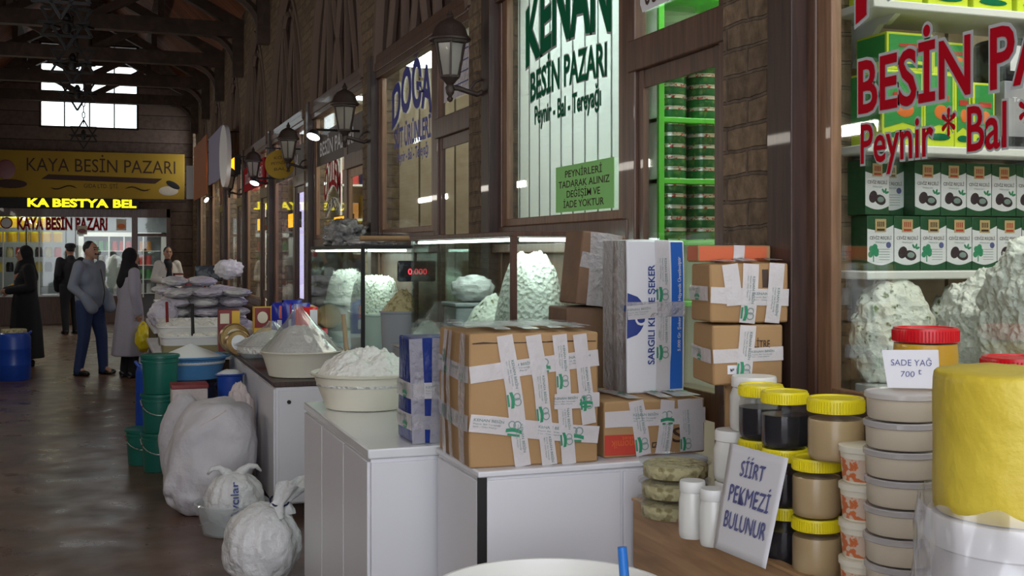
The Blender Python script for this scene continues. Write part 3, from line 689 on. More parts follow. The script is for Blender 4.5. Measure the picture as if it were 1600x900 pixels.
t = tag(blob('cheese_heap', 'cheese', None, (2.31, 2.34, 1.42), (.145, .20, .235), 9, .14, 3.5, 6, 1.212, 7), 'tall white cheese heap at the right edge behind the red lettering', 'cheese')
# ---------------------------------------------------------------- white counters
def counter(name, label, x0, x1, y0, y1, h, top='whitetop', topt=.03, panels=None, plinth=.08, cat='counter'):
    t = E(name, label, cat, (x0, y0, 0)); w, d = x1 - x0, y1 - y0
    MB().bx(.012, w, .012, d, plinth, h - topt).build('cabinet', 'white', t, bevel=.004)
    MB().bx(0, w, 0, d, h - topt, h).build('worktop', top, t, bevel=.005)
    MB().bx(.06, w, .06, d, 0, plinth).build('plinth', 'darkwood', t)
    for a, b in (panels or []): MB().bx(0, .012, a + .006, b - .006, plinth + .01, h - topt - .012).build('side_panel', 'white', t, bevel=.002)
    return t
cA = counter('white_counter', 'white counter under the large taped carton', 1.13, 1.96, 3.50, 4.0, .90, 'white', .02, [(.012, .48)])
MB().bx(.03, .5, .0, .012, .09, .87).build('front_panel', 'white', cA, bevel=.002); MB().bx(.51, .83, .0, .012, .09, .87).build('front_panel', 'white', cA, bevel=.002)
MB().bx(0, .03, .002, .012, .08, .88).build('black_edge', 'black', cA)
cB = counter('white_counter', 'white counter with a glossy top under the bowl of curd', .89, 1.60, 4.03, 5.42, .90, 'whitetop', .035, [(.012, .45), (.45, .92), (.92, 1.38)])
MB().bx(.012, .7, 0, .012, .09, .85).build('front_panel', 'white', cB, bevel=.002)
cC = counter('white_counter', 'white counter with a dark wooden top behind the tied sack', .97, 1.60, 7.0, 9.6, .82, 'darkwood', .03, [(.012, .85), (.85, 1.7), (1.7, 2.58)])
MB().bx(.03, .62, 0, .012, .09, .77).build('front_panel', 'white', cC, bevel=.002)
m = MB()
for k in range(2): m.lathe([(.012, 0), (.012, .012), (.004, .012)], 12, Matrix.Translation((.09, 0, .70 - .5 * k)) @ Matrix.Rotation(math.pi / 2, 4, 'X'))
m.build('bolt', 'black', cC)
# cabinets that carry the glass cases
def glasscase(label, x0, x1, y0, y1, z0, z1, frame, posts, top):
    b = E('case_cabinet', 'white cabinet carrying the ' + label[0], 'cabinet', (x0, y0, 0)); w, d = x1 - x0, y1 - y0
    MB().bx(0, w, 0, d, .08, z0 - .03).build('cabinet', 'white', b, bevel=.004); MB().bx(.03, w, .03, d - .03, 0, .08).build('plinth', 'black', b); MB().bx(-.01, w, -.01, d + .01, z0 - .03, z0).build('worktop', 'whitetop', b, bevel=.003)
    t = E('glass_case', label[1], 'display case', (x0, y0, z0 + .001)); h = z1 - z0
    e = .008
    MB().bx(0, e, e, d, .01, h - .02).build('side_glass', 'caseglass', t); MB().bx(e, w, 0, e, .01, h - .02).build('front_glass', 'caseglass', t)
    MB().bx(e, w, d - e, d, .01, h - .02).build('end_glass', 'caseglass', t)
    MB().bx(0, w, 0, d, 0, .012).build('base', 'greyplastic', t)
    m = MB().bx(-.008, w, -.008, d + .008, h - .022, h); m.build('top_frame', frame, t, bevel=.003)
    for x, y in ((0, 0), (w, 0)) if posts else ():
        MB().bx(x - .010, x + .014, y - .010, y + .014, 0, h - .022).build('corner_post', frame, t)
    MB().tube([(.04, .03, h - .035), (w - .05, .03, h - .035)], .008, 8).build('strip_light', 'tube', t)
    MB().tube([(.03, .06, h - .035), (.03, d - .06, h - .035)], .008, 8).build('strip_light', 'tube', t)
    return t
glasscase(('small far glass case', 'dark edged glass case of herb cheese with a plastic bundle on top'), 1.63, 1.985, 7.55, 9.55, .90, 1.65, 'black', True, 'darkwood')
glasscase(('large near glass case', 'brown framed glass case behind the large taped carton'), 1.63, 1.985, 4.57, 6.27, .95, 1.69, 'wood', True, 'wood')
area('case_light', (1.82, 5.2, 1.655), (.25, 1.2), 6, (.88, 1, .93)); area('case_light', (1.82, 8.4, 1.61), (.25, 1.7), 10, (.88, 1, .92))
# cheese in the cases
def tubof(name, label, loc, r, h, mat, cmat, ch, seed, cat='tub', amp=.25, taper=.9, sx=1, sy=1, group=None, cname='cheese', freq=14, power=1.6):
    t = E(name, label, cat, loc, group)
    MB().lathe([(r * taper, 0), (r * .98, h * .94), (r * 1.04, h * .95), (r * 1.04, h), (r * .97, h), (r * (taper - .04), .012), (0, .012)], 40, None, sx, sy).build('tub', mat, t)
    heap(cname, cmat, t, (0, 0, h - .012), r * .965, ch, seed, amp, freq / max(r, .2) * .3, 30, 72, power, sx, sy)
    return t
tubof('cheese_tub', 'wide pale tub heaped with herb cheese inside the far glass case', (1.815, 8.0, .914), .172, .27, 'whiteplastic', 'herbcheese', .25, 1, amp=.16, sy=2.2, power=8, freq=22)
tubof('cheese_tub', 'tub of white cheese at the back of the far glass case', (1.815, 9.0, .914), .165, .3, 'whiteplastic', 'cheese', .25, 2, amp=.18, sy=2.0, power=5, freq=22)
tubof('cheese_tub', 'deep tub heaped with white herb cheese behind the glass of the near case', (1.815, 4.86, .964), .165, .30, 'whiteplastic', 'cheese', .34, 4, amp=.12, sy=1.5, power=3.2, freq=13)
tubof('cheese_tub', 'small tub with a low heap of herb cheese in the near glass case', (1.80, 5.36, .964), .15, .28, 'basinplastic', 'herbcheese', .16, 6, amp=.2)
for zz, lb in ((.964, 'lower lidded blue grey plastic box inside the near glass case'), (1.156, 'upper lidded blue grey plastic box inside the near glass case')):
    t = E('plastic_box', lb, 'box', (1.80, 5.68, zz)); MB().bx(-.12, .12, -.12, .12, 0, .17).build('body', 'greyplastic', t, bevel=.015); MB().bx(-.13, .13, -.13, .13, .17, .19).build('lid', 'greyplastic', t, bevel=.006)
tag(blob('plastic_bag', 'plasticbag', None, (1.80, 5.67, 1.415), (.11, .10, .07), 4, .15, 4, 4, 1.347), 'knotted white plastic bag on the plastic boxes in the near glass case', 'bag')
# things between the two cases
mb_ = counter('side_counter', 'low white counter between the two glass cases', 1.66, 1.985, 6.36, 7.46, .95, 'whitetop')
sc = E('weighing_scale', 'counter scale with red digits seen through the near glass case', 'scale', (1.84, 6.85, .951))
MB().bx(-.14, .14, -.14, .14, 0, .07).build('base', 'greyplastic', sc, bevel=.01); MB().bx(-.15, .15, -.15, .15, .075, .085).build('pan', 'tinrim', sc, bevel=.004)
MB().tube([(0, .1, .05), (0, .1, .5)], .014).build('pole', 'black', sc); MB().bx(-.12, .12, .08, .12, .47, .60).build('display_housing', 'darktin', sc, bevel=.01)
MB().bx(-.09, .09, .075, .082, .50, .57).build('screen', 'black', sc); text('digits', '0.000', sc, (-.06, .073, .515), (1, 0, 0), UZ, .12, .035, 'ledred')
tubof('plastic_bowl', 'grey bowl holding a knotted bag between the glass cases', (1.80, 6.52, .951), .13, .14, 'greyplastic', 'plasticbag', .12, 8, 'bowl')
tubof('plastic_bowl', 'grey tub heaped with yellowish cheese between the glass cases', (1.82, 7.2, .951), .15, .28, 'greyplastic', 'shred', .14, 9, 'bowl')
# bundle and roll on top of the far case
t = blob('plastic_bundle', 'darkbag', None, (1.80, 9.0, 1.735), (.15, .30, .13), 21, .28, 3, 5, 1.652); tag(t, 'crumpled grey and brown plastic bundle on top of the far glass case', 'bundle')
t = E('plastic_roll', 'roll of clear plastic lying on the far glass case', 'roll', (1.82, 7.72, 1.652))
MB().lathe([(.018, -.16), (.045, -.16), (.045, .16), (.018, .16)], 20, Matrix.Translation((0, 0, .046)) @ Matrix.Rotation(math.pi / 2, 4, 'Y')).build('film', 'clearplastic', t); MB().lathe([(.012, -.17), (.018, -.17), (.018, .17), (.012, .17)], 16, Matrix.Translation((0, 0, .046)) @ Matrix.Rotation(math.pi / 2, 4, 'Y')).build('core', 'card', t)
t = blob('plastic_sheet', 'filmplastic', None, (1.80, 8.1, 1.675), (.16, .32, .03), 22, .25, 3, 4, 1.652); tag(t, 'loose folded plastic sheet on the far glass case beside the roll', 'sheet')
# ---------------------------------------------------------------- cartons with printed tape
def carton(name, label, loc, size, mat, rz=0, seed=0, bulge=.008, group=None, tilt=0, wob=.004, cat='carton'):
    t = E(name, label, cat, loc, group, rz)
    if tilt: t.rotation_euler = (0, tilt, rz)
    w, d, h = size
    def disp(p):
        n = V((noise.noise(p * 5 + V((seed, 0, 0))), noise.noise(p * 5 + V((0, seed, 9))), noise.noise(p * 5 + V((5, 0, seed)))))
        q = p + n * wob; fx, fy, fz = 1 - (2 * p.x / w) ** 2, 1 - (2 * p.y / d) ** 2, 1 - (2 * p.z / h - 1) ** 2
        fx, fy, fz = max(fx, 0), max(fy, 0), max(fz, 0)
        q.x += bulge * (2 * p.x / w) * fy * fz; q.y += bulge * (2 * p.y / d) * fx * fz; q.z += bulge * (2 * p.z / h - 1) * fx * fy if p.z > h * .5 else 0
        return q
    def surf(face, u, v, off=0.):
        p, n = {'f': (V((-w / 2 + w * u, -d / 2, h * v)), V((0, -1, 0))), 'l': (V((-w / 2, d / 2 - d * u, h * v)), V((-1, 0, 0))), 't': (V((-w / 2 + w * u, -d / 2 + d * v, h)), V((0, 0, 1))),
                'r': (V((w / 2, -d / 2 + d * u, h * v)), V((1, 0, 0))), 'b': (V((w / 2 - w * u, d / 2, h * v)), V((0, 1, 0))), 'd': (V((-w / 2 + w * u, d / 2 - d * v, 0)), V((0, 0, -1)))}[face]
        return disp(p) + n * off
    m = MB(); N = 10
    for fc in 'fltrbd':
        vs = [surf(fc, i / N, j / N) for j in range(N + 1) for i in range(N + 1)]
        m.add(vs, [(j * (N + 1) + i, j * (N + 1) + i + 1, (j + 1) * (N + 1) + i + 1, (j + 1) * (N + 1) + i) for j in range(N) for i in range(N)])
    me = m.mesh('carton', 0); bm = bmesh.new(); bm.from_mesh(me); bmesh.ops.remove_doubles(bm, verts=bm.verts, dist=1e-4); bmesh.ops.recalc_face_normals(bm, faces=bm.faces); bm.to_mesh(me); bm.free()
    me.polygons.foreach_set('use_smooth', [True] * len(me.polygons)); me.set_sharp_from_angle(angle=math.radians(50))
    o = link('carton_body', me, mat, t); b = o.modifiers.new('b', 'BEVEL'); b.width = .006; b.segments = 2; b.angle_limit = math.radians(50)
    dims = {'f': (w, h), 'b': (w, h), 'l': (d, h), 'r': (d, h), 't': (w, d), 'd': (w, d)}
    lev = [0]
    def strip(face, a, b2, width, prt=True, mat='tape', phase=0., part='packing_tape'):
        """a strip of tape from uv point a to uv point b2 on one face"""
        lev[0] += 1; off = .003 + .0008 * lev[0]; fw, fh = dims[face]
        A2, B2 = V((a[0] * fw, a[1] * fh)), V((b2[0] * fw, b2[1] * fh)); dr = B2 - A2; L = dr.length; dr /= L; nr = V((-dr.y, dr.x))
        def P(s, q, e=0.): c = A2 + dr * s + nr * q; return surf(face, c.x / fw, c.y / fh, off + e)
        n = max(6, int(L / .025)); m = MB(); vs = []
        for i in range(n + 1):
            s = L * i / n; wd = width * (1 + .04 * noise.noise(V((s * 9, seed, lev[0]))))
            for j in range(5): vs.append(P(s, -wd / 2 + wd * j / 4, .0012 * noise.noise(V((s * 30, j * 1.3, seed + lev[0])))))
        m.add(vs, [(i * 5 + j, i * 5 + j + 1, (i + 1) * 5 + j + 1, (i + 1) * 5 + j) for i in range(n) for j in range(4)])
        tp = m.build(part, mat, t, 60)
        if prt:
            k = width / .05; s = phase * .19 * k
            while s < L - .02:
                tw = .085 * k
                if s + tw <= L and s >= 0:
                    text('print', 'KENAN BESİN', tp, (0, 0, 0), (1, 0, 0), UZ, tw, .0075 * k, 'printgrey', .02, mapf=lambda x, y, s=s: P(s + x, y + .007 * k, .0016))
                    text('print', 'Peynir Bal Tereyağı', tp, (0, 0, 0), (1, 0, 0), UZ, tw * .9, .004 * k, 'printgrey', .008, mapf=lambda x, y, s=s: P(s + x, y - .002 * k, .0016))
                    text('print', 'Siirt - Otlu Peynir', tp, (0, 0, 0), (1, 0, 0), UZ, tw * .8, .004 * k, 'printgrey', .008, mapf=lambda x, y, s=s: P(s + x, y - .010 * k, .0016))
                c0 = s + tw + .032 * k
                if c0 + .02 * k < L:
                    g = MB()
                    for cx, rr in ((-.008, .011), (.008, .0125)):
                        vs = []
                        for q in range(16):
                            an = 2 * math.pi * q / 16
                            for r_ in (rr * k, rr * k * .72): vs.append(P(c0 + cx * k + r_ * math.cos(an), .007 * k + r_ * math.sin(an), .0017))
                        g.add(vs, [(2 * q, 2 * ((q + 1) % 16), 2 * ((q + 1) % 16) + 1, 2 * q + 1) for q in range(16)])
                    g.build('print', 'printgrey', tp, 0); g = MB(); vs = []
                    for q in range(9):
                        xx = -.024 + .048 * q / 8; yy = -.011 + .004 * math.sin(math.pi * q / 8)
                        for e in (-.005, .005): vs.append(P(c0 + xx * k, (yy + e) * k, .0019))
                    g.add(vs, [(2 * q, 2 * q + 2, 2 * q + 3, 2 * q + 1) for q in range(8)])
                    vs = [P(c0 + a_ * k, b_ * k, .0018) for a_, b_ in ((-.018, -.024), (.018, -.024), (.018, -.018), (-.018, -.018))]; g.add(vs, [(0, 1, 2, 3)])
                    g.build('print', 'printgreen', tp, 0)
                s += .19 * k
        return tp
    def patch(face, u0, u1, v0, v1, mat, part='printed_panel', fn=None):
        lev[0] += .3; n = 12; m = MB(); vs = []
        for j in range(n + 1):
            for i in range(n + 1):
                a, b_ = i / n, j / n
                if fn: a, b_ = fn(a, b_)
                vs.append(surf(face, u0 + (u1 - u0) * a, v0 + (v1 - v0) * b_, .0015 + .0006 * lev[0]))
        m.add(vs, [(j * (n + 1) + i, j * (n + 1) + i + 1, (j + 1) * (n + 1) + i + 1, (j + 1) * (n + 1) + i) for j in range(n) for i in range(n)])
        return m.build(part, mat, t, 60)
    def words(face, body, u, v, wl, cap, mat, vert=False, bold=.012, mirror=False, rot180=False):
        fw, fh = dims[face]; off = .003 + .0008 * (lev[0] + 1)
        def mp(x, y):
            if vert: return surf(face, u - y / fw, v + x / fh, off)
            if rot180: return surf(face, u - x / fw, v - y / fh, off)
            return surf(face, u + x / fw, v + y / fh, off)
        return text('lettering', body, t, (0, 0, 0), (1, 0, 0), UZ, wl, cap, mat, bold, mapf=mp)
    return t, strip, patch, words
# the large taped carton
t, st, pa, wo = carton('taped_carton', 'large brown carton bound with printed white tape on the near white counter', (1.352, 3.76, .901), (.445, .42, .435), 'card', -.045, 3, .010)
pa('f', .02, .98, .925, .95, 'printdark', 'flap_gap', lambda a, b: (a, b * (.3 + .7 * noise.noise(V((a * 7, 0, 3))) ** 2 * 3) if True else b))
st('l', (0, .72), (1, .70), .055, True, phase=.1); st('f', (0, .70), (1, .80), .055, True, phase=.55)
st('l', (0, .36), (1, .33), .055, True, phase=.4); st('f', (0, .34), (1, .21), .058, True, phase=0.05)
st('f', (.26, .985), (.40, .0), .055, True, phase=.4); st('f', (.48, .985), (.61, 0), .052, True, phase=.7); st('f', (.68, .985), (.76, 0), .05, True, phase=.2); st('f', (.84, .985), (.92, .30), .05, True, phase=.6)
st('f', (.64, .48), (1, .48), .048, True, phase=0)
st('l', (.28, 0), (.32, 1), .05, True, phase=.2); st('l', (.88, .02), (.9, 1), .06, False, 'cleartape'); st('l', (.55, .02), (.5, 1), .05, False, 'cleartape')
st('t', (.26, 0), (.20, 1), .055); st('t', (.48, 0), (.36, 1), .052); st('t', (.68, 0), (.60, 1), .05); st('t', (.84, 0), (.80, 1), .05)
st('t', (0, .5), (1, .45), .10, False, 'cleartape'); st('t', (0, .2), (1, .25), .09, False, 'cleartape'); st('t', (0, .78), (1, .8), .09, False, 'cleartape')
pa('t', .44, .56, .3, .36, 'navyprint', 'blue_strip')
# deep blue wrapped box behind it
t, st, pa, wo = carton('wrapped_box', 'deep blue film wrapped box behind the left side of the large carton', (1.235, 4.20, .901), (.33, .22, .385), 'navy', 0, 5, .006)
st('f', (0, .50), (1, .50), .06, True, phase=.2); st('f', (0, .20), (1, .16), .05, False, 'cleartape'); st('l', (0, .5), (1, .5), .06, True); st('l', (0, .2), (1, .2), .06, True)
st('f', (.06, 0), (.03, 1), .05, False, 'cleartape'); st('f', (.25, 0), (.28, 1), .04, False, 'cleartape')
# lower right carton with the red panel
t, st, pa, wo = carton('taped_carton', 'flat brown carton with a red printed corner under the blue and white sugar carton', (1.80, 3.785, .901), (.385, .40, .19), 'card', 0.0, 8, .006)
pa('f', .0, .42, .04, .40, 'printred', 'red_panel'); wo('f', 'Ekonomik', .40, .30, .13, .026, 'orangepale' if 'orangepale' in MT else 'cardorange', rot180=True); wo('f', 'Paket', .32, .37, .06, .014, 'cardorange', rot180=True)
m_ = pa('f', .46, .56, .14, .24, 'printdark', 'dark_mark'); m_ = pa('f', .47, .55, .16, .22, 'card', 'pale_mark'); wo('f', 'AS', .48, .165, .03, .011, 'printdark'); wo('f', 'Sb', .66, .22, .1, .05, 'printdark')
st('f', (0, .68), (1, .70), .055, True, phase=.5); st('f', (.30, 1), (.38, 0.02), .055, True, phase=.1); st('f', (.62, 1), (.56, .02), .055, True, phase=.4); st('f', (.78, 1), (.80, .04), .05, True, phase=.2); st('f', (.90, 1), (.92, .04), .05, True, phase=.6)
for u, v in ((.30, .22), (.62, .58), (.78, .75), (.90, .93)): st('t', (u, 0), (v, 1), .05)
# blue and white sugar carton, standing on it
t, st, pa, wo = carton('sugar_carton', 'tall white carton with a blue side band and navy lettering', (1.875, 3.83, 1.099), (.222, .23, .545), 'cardwhite', -.06, 11, .006, tilt=0)
pa('f', .76, .965, .02, .99, 'blueprint', 'blue_band', lambda a, b: (a + (1 - a) * max(0, (.38 - b)) * .5 * (1 if b > .08 else .7) * 0 + (a - 1) * .35 * math.exp(-((b - .02) / .12) ** 2), b))
pa('f', -.30, .30, .36, .66, 'navyprint', 'blue_roundel', lambda a, b: (.5 + max(0., (a - .5)) * math.sqrt(max(0, 1 - (2 * b - 1) ** 2)) + 0, b))
wo('f', 'SARGILI KESME ŞEKER', .46, .19, .355, .024, 'navyprint', True, .016); wo('f', 'Şeker gibi günler için özenle hazırlanmıştır', .56, .20, .30, .010, 'printgrey', True)
wo('f', '5.000 Gr. Şeker Paketi Hijyenik Üretilmiştir', .92, .27, .34, .011, 'paper', True); wo('f', 'C', .13, .45, .035, .05, 'paper')
wo('f', 'Doğal', .2, .5, .05, .012, 'paper', True)
st('f', (.60, 1), (.62, 0), .055, True, phase=.3); st('f', (0, .55), (1, .55), .055, False, 'cleartape'); st('f', (0, .53), (.5, .545), .05, True)
pa('l', 0, 1, 0, 1, 'cardgrey', 'film_covered_side'); st('l', (.8, 0), (.85, 1), .06, False, 'cleartape'); st('l', (.3, 0), (.3, 1), .1, False, 'cleartape')
pa('l', .7, 1, .54, .58, 'navyprint', 'blue_strip')
# brown carton with clear tape, leaning behind, and what it stands on
t, st, pa, wo = carton('plain_carton', 'dark flattened carton behind the large taped carton', (1.81, 4.24, .901), (.22, .20, .485), 'carddark', 0, 14, .004)
t, st, pa, wo = carton('brown_carton', 'small brown carton with shiny wrinkled tape left of the sugar carton', (1.815, 4.20, 1.392), (.185, .17, .285), 'carddark', .02, 17, .004, tilt=.11)
st('f', (.42, 0), (.36, 1), .07, False, 'cleartape'); st('f', (.62, 0), (.72, 1), .07, False, 'cleartape'); st('f', (0, .62), (1, .56), .06, False, 'cleartape'); st('f', (.5, .3), (.5, 1), .06, False, 'cleartape')
# two cartons at the right and the orange one
t, st, pa, wo = carton('stand_carton', 'plain brown carton under the two stacked cartons by the brick pier', (1.888, 3.15, .771), (.115, .19, .43), 'card', -.5, 19, .002)
t, st, pa, wo = carton('taped_carton', 'lower of two taped cartons stacked against the brick pier', (1.850, 3.126, 1.203), (.22, .20, .180), 'card', -.2, 23, .004)
wo('f', 'LİTRE', .58, .62, .05, .022, 'printdark'); pa('f', .2, .42, .18, .33, 'paper', 'address_label'); wo('f', '№ 105', .24, .23, .035, .008, 'printdark')
st('f', (0, .48), (1, .52), .042, True, phase=.75); st('f', (.50, 1), (.42, 0), .05, True, phase=.1); st('l', (0, .5), (1, .48), .042, True)
t, st, pa, wo = carton('taped_carton', 'upper of two taped cartons stacked against the brick pier', (1.853, 3.122, 1.389), (.245, .19, .178), 'card', -.2, 27, .006)
pa('f', .30, .36, .45, .95, 'printdark', 'print_row', None); pa('f', .66, .74, .6, .9, 'printdark', 'print_row')
st('f', (0, .48), (1, .42), .05, True, phase=.7); st('f', (.25, 1), (.30, .3), .05, True, phase=.5); st('f', (.52, 1), (.46, 0), .048, True, phase=.2); st('f', (.85, 1), (.78, 0), .048, True, phase=.4)
st('l', (0, .5), (1, .5), .045, True); st('t', (.25, 0), (.18, 1), .05); st('t', (.52, 0), (.50, 1), .048); st('t', (.85, 0), (.80, 1), .048)
t, st, pa, wo = carton('orange_carton', 'flat orange printed carton lying on the upper taped carton by the pier', (1.858, 3.19, 1.571), (.235, .11, .052), 'card', -.2, 29, .001, wob=.001)
pa('f', .02, .94, .1, .94, 'cardorange', 'orange_panel'); pa('l', .02, .98, .1, .94, 'cardorange', 'orange_panel'); st('f', (.55, 0), (.56, 1), .035, False); st('t', (.55, 0), (.56, 1), .035, True)
# ---------------------------------------------------------------- jar stand in the foreground
TZ = .77
js = E('wooden_stand', 'plain wooden stand with a low side board carrying jars and tubs', 'stand', (1.66, 1.90, 0))
MB().bx(0, .018, 0, 1.57, .56, TZ + .012).build('side_board', 'lightwood', js, bevel=.003)
MB().bx(-.006, .030, 0, 1.57, TZ + .008, TZ + .018).build('edge_strip', 'lightwood', js, bevel=.002)
MB().bx(.018, .33, 0, 1.57, TZ - .03, TZ).build('board', 'lightwood', js)
for y in (.03, .75, 1.49):
    for x in (.02, .27): MB().bx(x, x + .045, y, y + .045, 0, TZ - .03).build('leg', 'lightwood', js)
def P2(px, d):
    u = (px - 800) / F; return d * (u * ca + sa), d * (ca - u * sa)
def jar(label, px, d, z, r, h, cont, lid, group=None, lidh=.032, fill=.86, cat='jar', neck=.93, ribs=True, name='jar'):
    x, y = P2(px, d); t = E(name, label, cat, (x, y, z), group)
    hb = h - lidh
    MB().lathe([(r * .88, 0), (r * .97, .006), (r, .018), (r, hb * .80), (r * .985, hb * .86), (r * neck, hb * .90), (r * neck, hb * .94), (r * .96, hb * .95), (r * .96, hb * .965), (r * neck, hb * .975), (r * neck, hb + .006)], 40).build('body', 'clearplastic', t)
    MB().lathe([(r * .85, .003), (r * .955, .009), (r * .985, .02), (r * .985, hb * min(.80, fill))] + ([(r * .95, hb * fill)] if fill > .8 else []) + [(0, hb * fill)], 40).build('contents', cont, t)
    m = MB(); seg = 60
    m.lathe([(r * .95, hb), (r * 1.0, hb), (r * 1.0, h - .006), (r * .97, h), (r * .86, h), (r * .84, h - .003), (0, h - .003)], seg)
    if ribs:
        for k in range(seg): a = 2 * math.pi * (k + .5) / seg; m.bar((r * math.cos(a), r * math.sin(a), hb + .002), (r * math.cos(a), r * math.sin(a), h - .006), .0025)
    m.build('lid', lid, t)
    return t
def topz(z): return z + .0015
JH = .152
G1 = 'yellow lidded jars'
for k in range(2): jar('%s yellow lidded tahini jar in the front column beside the handwritten card' % ('lowest' , 'middle')[k], 1276, 2.96, topz(TZ) + k * (JH + .001), .062, JH, 'tahini', 'yellowlid', G1)
jar('large tahini jar with a yellow lid on top of the jar column', 1306, 2.91, topz(TZ) + 2 * (JH + .001), .070, .158, 'tahini', 'yellowlid', G1, .036)
for k in range(3): jar('yellow lidded molasses jar behind the card, %s of its column' % ('lowest', 'middle', 'topmost, beside the tahini jar')[k], 1226, 3.10, topz(TZ) + k * (JH + .001), .062, JH, 'molasses', 'yellowlid', G1, fill=.74)
for k in range(3): jar('black molasses jar with a yellow lid, %s of the leftmost column' % ('lowest', 'middle', 'topmost')[k], 1189, 3.25, topz(TZ) + k * (JH + .001), .062, JH, 'molasses', 'yellowlid', G1, fill=.74)
# white jars
MT['whitejar'] = M('milky jar', (.70, .70, .66), .25, coat=.3)
def wjar(label, px, d, z, r, h):
    x, y = P2(px, d); t = E('jar', label, 'jar', (x, y, z), 'white plastic jars'); hb = h - .03
    MB().lathe([(r * .9, 0), (r * .98, .008), (r, .02), (r, hb * .78), (r * .9, hb * .93), (r * .86, hb)], 32).build('body', 'whitejar', t)
    MB().lathe([(r * .9, hb - .002), (r * .94, hb), (r * .94, h - .005), (r * .9, h), (0, h)], 40).build('lid', 'whiteplastic', t); return t
wjar('small white jar standing at the wooden board left of the card', 1082, 3.36, topz(TZ), .040, .165)
wjar('small white jar half hidden behind the left edge of the card', 1115, 3.27, topz(TZ), .040, .160)
wjar('white jar standing behind the card under the large white jar', 1148, 3.40, topz(TZ), .062, .155)
wjar('white jar, second of the column behind the card', 1148, 3.40, topz(TZ) + .157, .062, .150)
wjar('large white lidded jar under the stacked cartons', 1178, 3.385, topz(TZ) + .309, .070, .158)
wjar('white jar behind the large white jar', 1152, 3.385 + .16, TZ + .3, .05, .12) if 0 else None
# shredded cheese tubs
x, y = P2(1052, 3.62)
for k in range(3):
    t = E('shredded_cheese_tub', 'clear round tub of shredded cheese, %s of the stack of three' % ('bottom', 'middle', 'top')[k], 'tub', (x + .004 * k, y, topz(TZ) + .062 * k), 'tubs of shredded cheese')
    MB().lathe([(.094, 0), (.100, .004), (.106, .048), (.112, .049)], 40).build('tub', 'clearplastic', t); heap('shredded_cheese', 'shred', t, (0, 0, .042), .101, .010, k, .5, 30, 16, 48, 6, skirt=.036)
    MB().lathe([(.114, .047), (.1145, .058), (.106, .0605), (.10, .057), (0, .057)], 40).build('lid', 'clearplastic', t)
# card on the board
cd = E('handwritten_card', 'white card with three lines of blue hand lettering leaning on the jars', 'sign', (0, 0, 0))
c0, c1, c2, c3 = at(1115, 855, 3.19), at(1196, 889, 2.90), at(1232, 716, 2.965), at(1141, 692, 3.24)
m = MB(); nn = (c1 - c0).cross(c3 - c0).normalized(); cd.location = c0
def cq(u, v): return (c0 * (1 - u) + c1 * u) * (1 - v) + (c3 * (1 - u) + c2 * u) * v - c0
m.add([cq(i / 12, j / 12) for j in range(13) for i in range(13)], [(j * 13 + i, j * 13 + i + 1, (j + 1) * 13 + i + 1, (j + 1) * 13 + i) for j in range(12) for i in range(12)])
o = m.build('card', 'paper', cd, 60); md = o.modifiers.new('s', 'SOLIDIFY'); md.thickness = .0015; md.offset = 0
def cardmap(body, u0, v0, w, h):
    def mp(x, y):
        u, v = u0 + x, v0 + y; return cq(u, v) + nn * .003
    for b_, mt_ in ((.0, 'penblue'),): text('lettering', body, cd, (0, 0, 0), (1, 0, 0), UZ, w, h, mt_, -.012, mapf=mp)
    text('lettering', body, cd, (0, 0, 0), (1, 0, 0), UZ, w, h, 'penblue', -.012, mapf=lambda x, y: mp(x + .014, y + .012))
cardmap('SİİRT', .27, .72, .42, .14); cardmap('PEKMEZİ', .14, .46, .72, .16); cardmap('BULUNUR', .13, .22, .76, .15)
# orange labelled cups
MT['orangelabel'] = M('orange cup label', (.62, .16, .05), .5, var=(40, (.66, .52, .40), .52, .56))
x, y = P2(1350, 2.80)
for k in range(4):
    t = E('ice_cream_cup' if 0 else 'paste_cup', 'cream cup with an orange label, %s of the column beside the pale tubs' % ('lowest', 'second', 'third', 'topmost')[k], 'cup', (x, y, topz(TZ) + .091 * k + (0)), 'orange labelled cups')
    MB().lathe([(.048, 0), (.050, .003), (.057, .078), (.057, .079)], 36).build('cup', 'creamplastic', t); MB().lathe([(.0505, .006), (.0562, .060), (.0555, .060), (.0500, .006)], 36).build('label', 'orangelabel', t)
    MB().lathe([(.0575, .074), (.0605, .075), (.0605, .088), (.057, .090), (0, .090)], 36).build('lid', 'creamplastic', t)
# pale flat tubs
def flattub(label, x, y, z, r, h, group):
    t = E('cheese_tub', label, 'tub', (x, y, z), group)
    MB().lathe([(r * .93, 0), (r * .96, .004), (r * .985, h - .014)], 40).build('tub', 'clearplastic', t); MB().lathe([(r * .90, .002), (r * .94, .006), (r * .965, h - .015), (0, h - .013)], 40).build('cheese_paste', 'tubcream', t)
    MB().lathe([(r * 1.0, h - .015), (r * 1.03, h - .013), (r * 1.03, h - .003), (r * .97, h - .0005), (r * .93, h - .004), (0, h - .004)], 40).build('lid', 'lidmilky', t); return t
MT['lidmilky'] = glassmat('milky clear lid', (.92, .92, .94), .16, .12, .45, (.74, .72, .72))
x, y = P2(1410, 2.62)
nt_ = 8
for k in range(nt_): flattub('pale cheese paste tub with a clear lid, %s from the bottom of the front column' % ORD[k], x + .002 * math.sin(k * 2), y, topz(TZ) + .0645 * k, .083, .0635, 'pale flat tubs')
ztop = topz(TZ) + .0645 * nt_
x2, y2 = P2(1446, 2.84)
for k in range(3): tubof('storage_tub', 'deep white tub under the red lidded butter jar, %s' % ('lowest', 'middle', 'uppermost')[k], (x2, y2, topz(TZ) + .149 * k), .082, .146, 'whiteplastic', 'tubcream', .001, 30 + k, amp=.0, group=None, taper=.97)
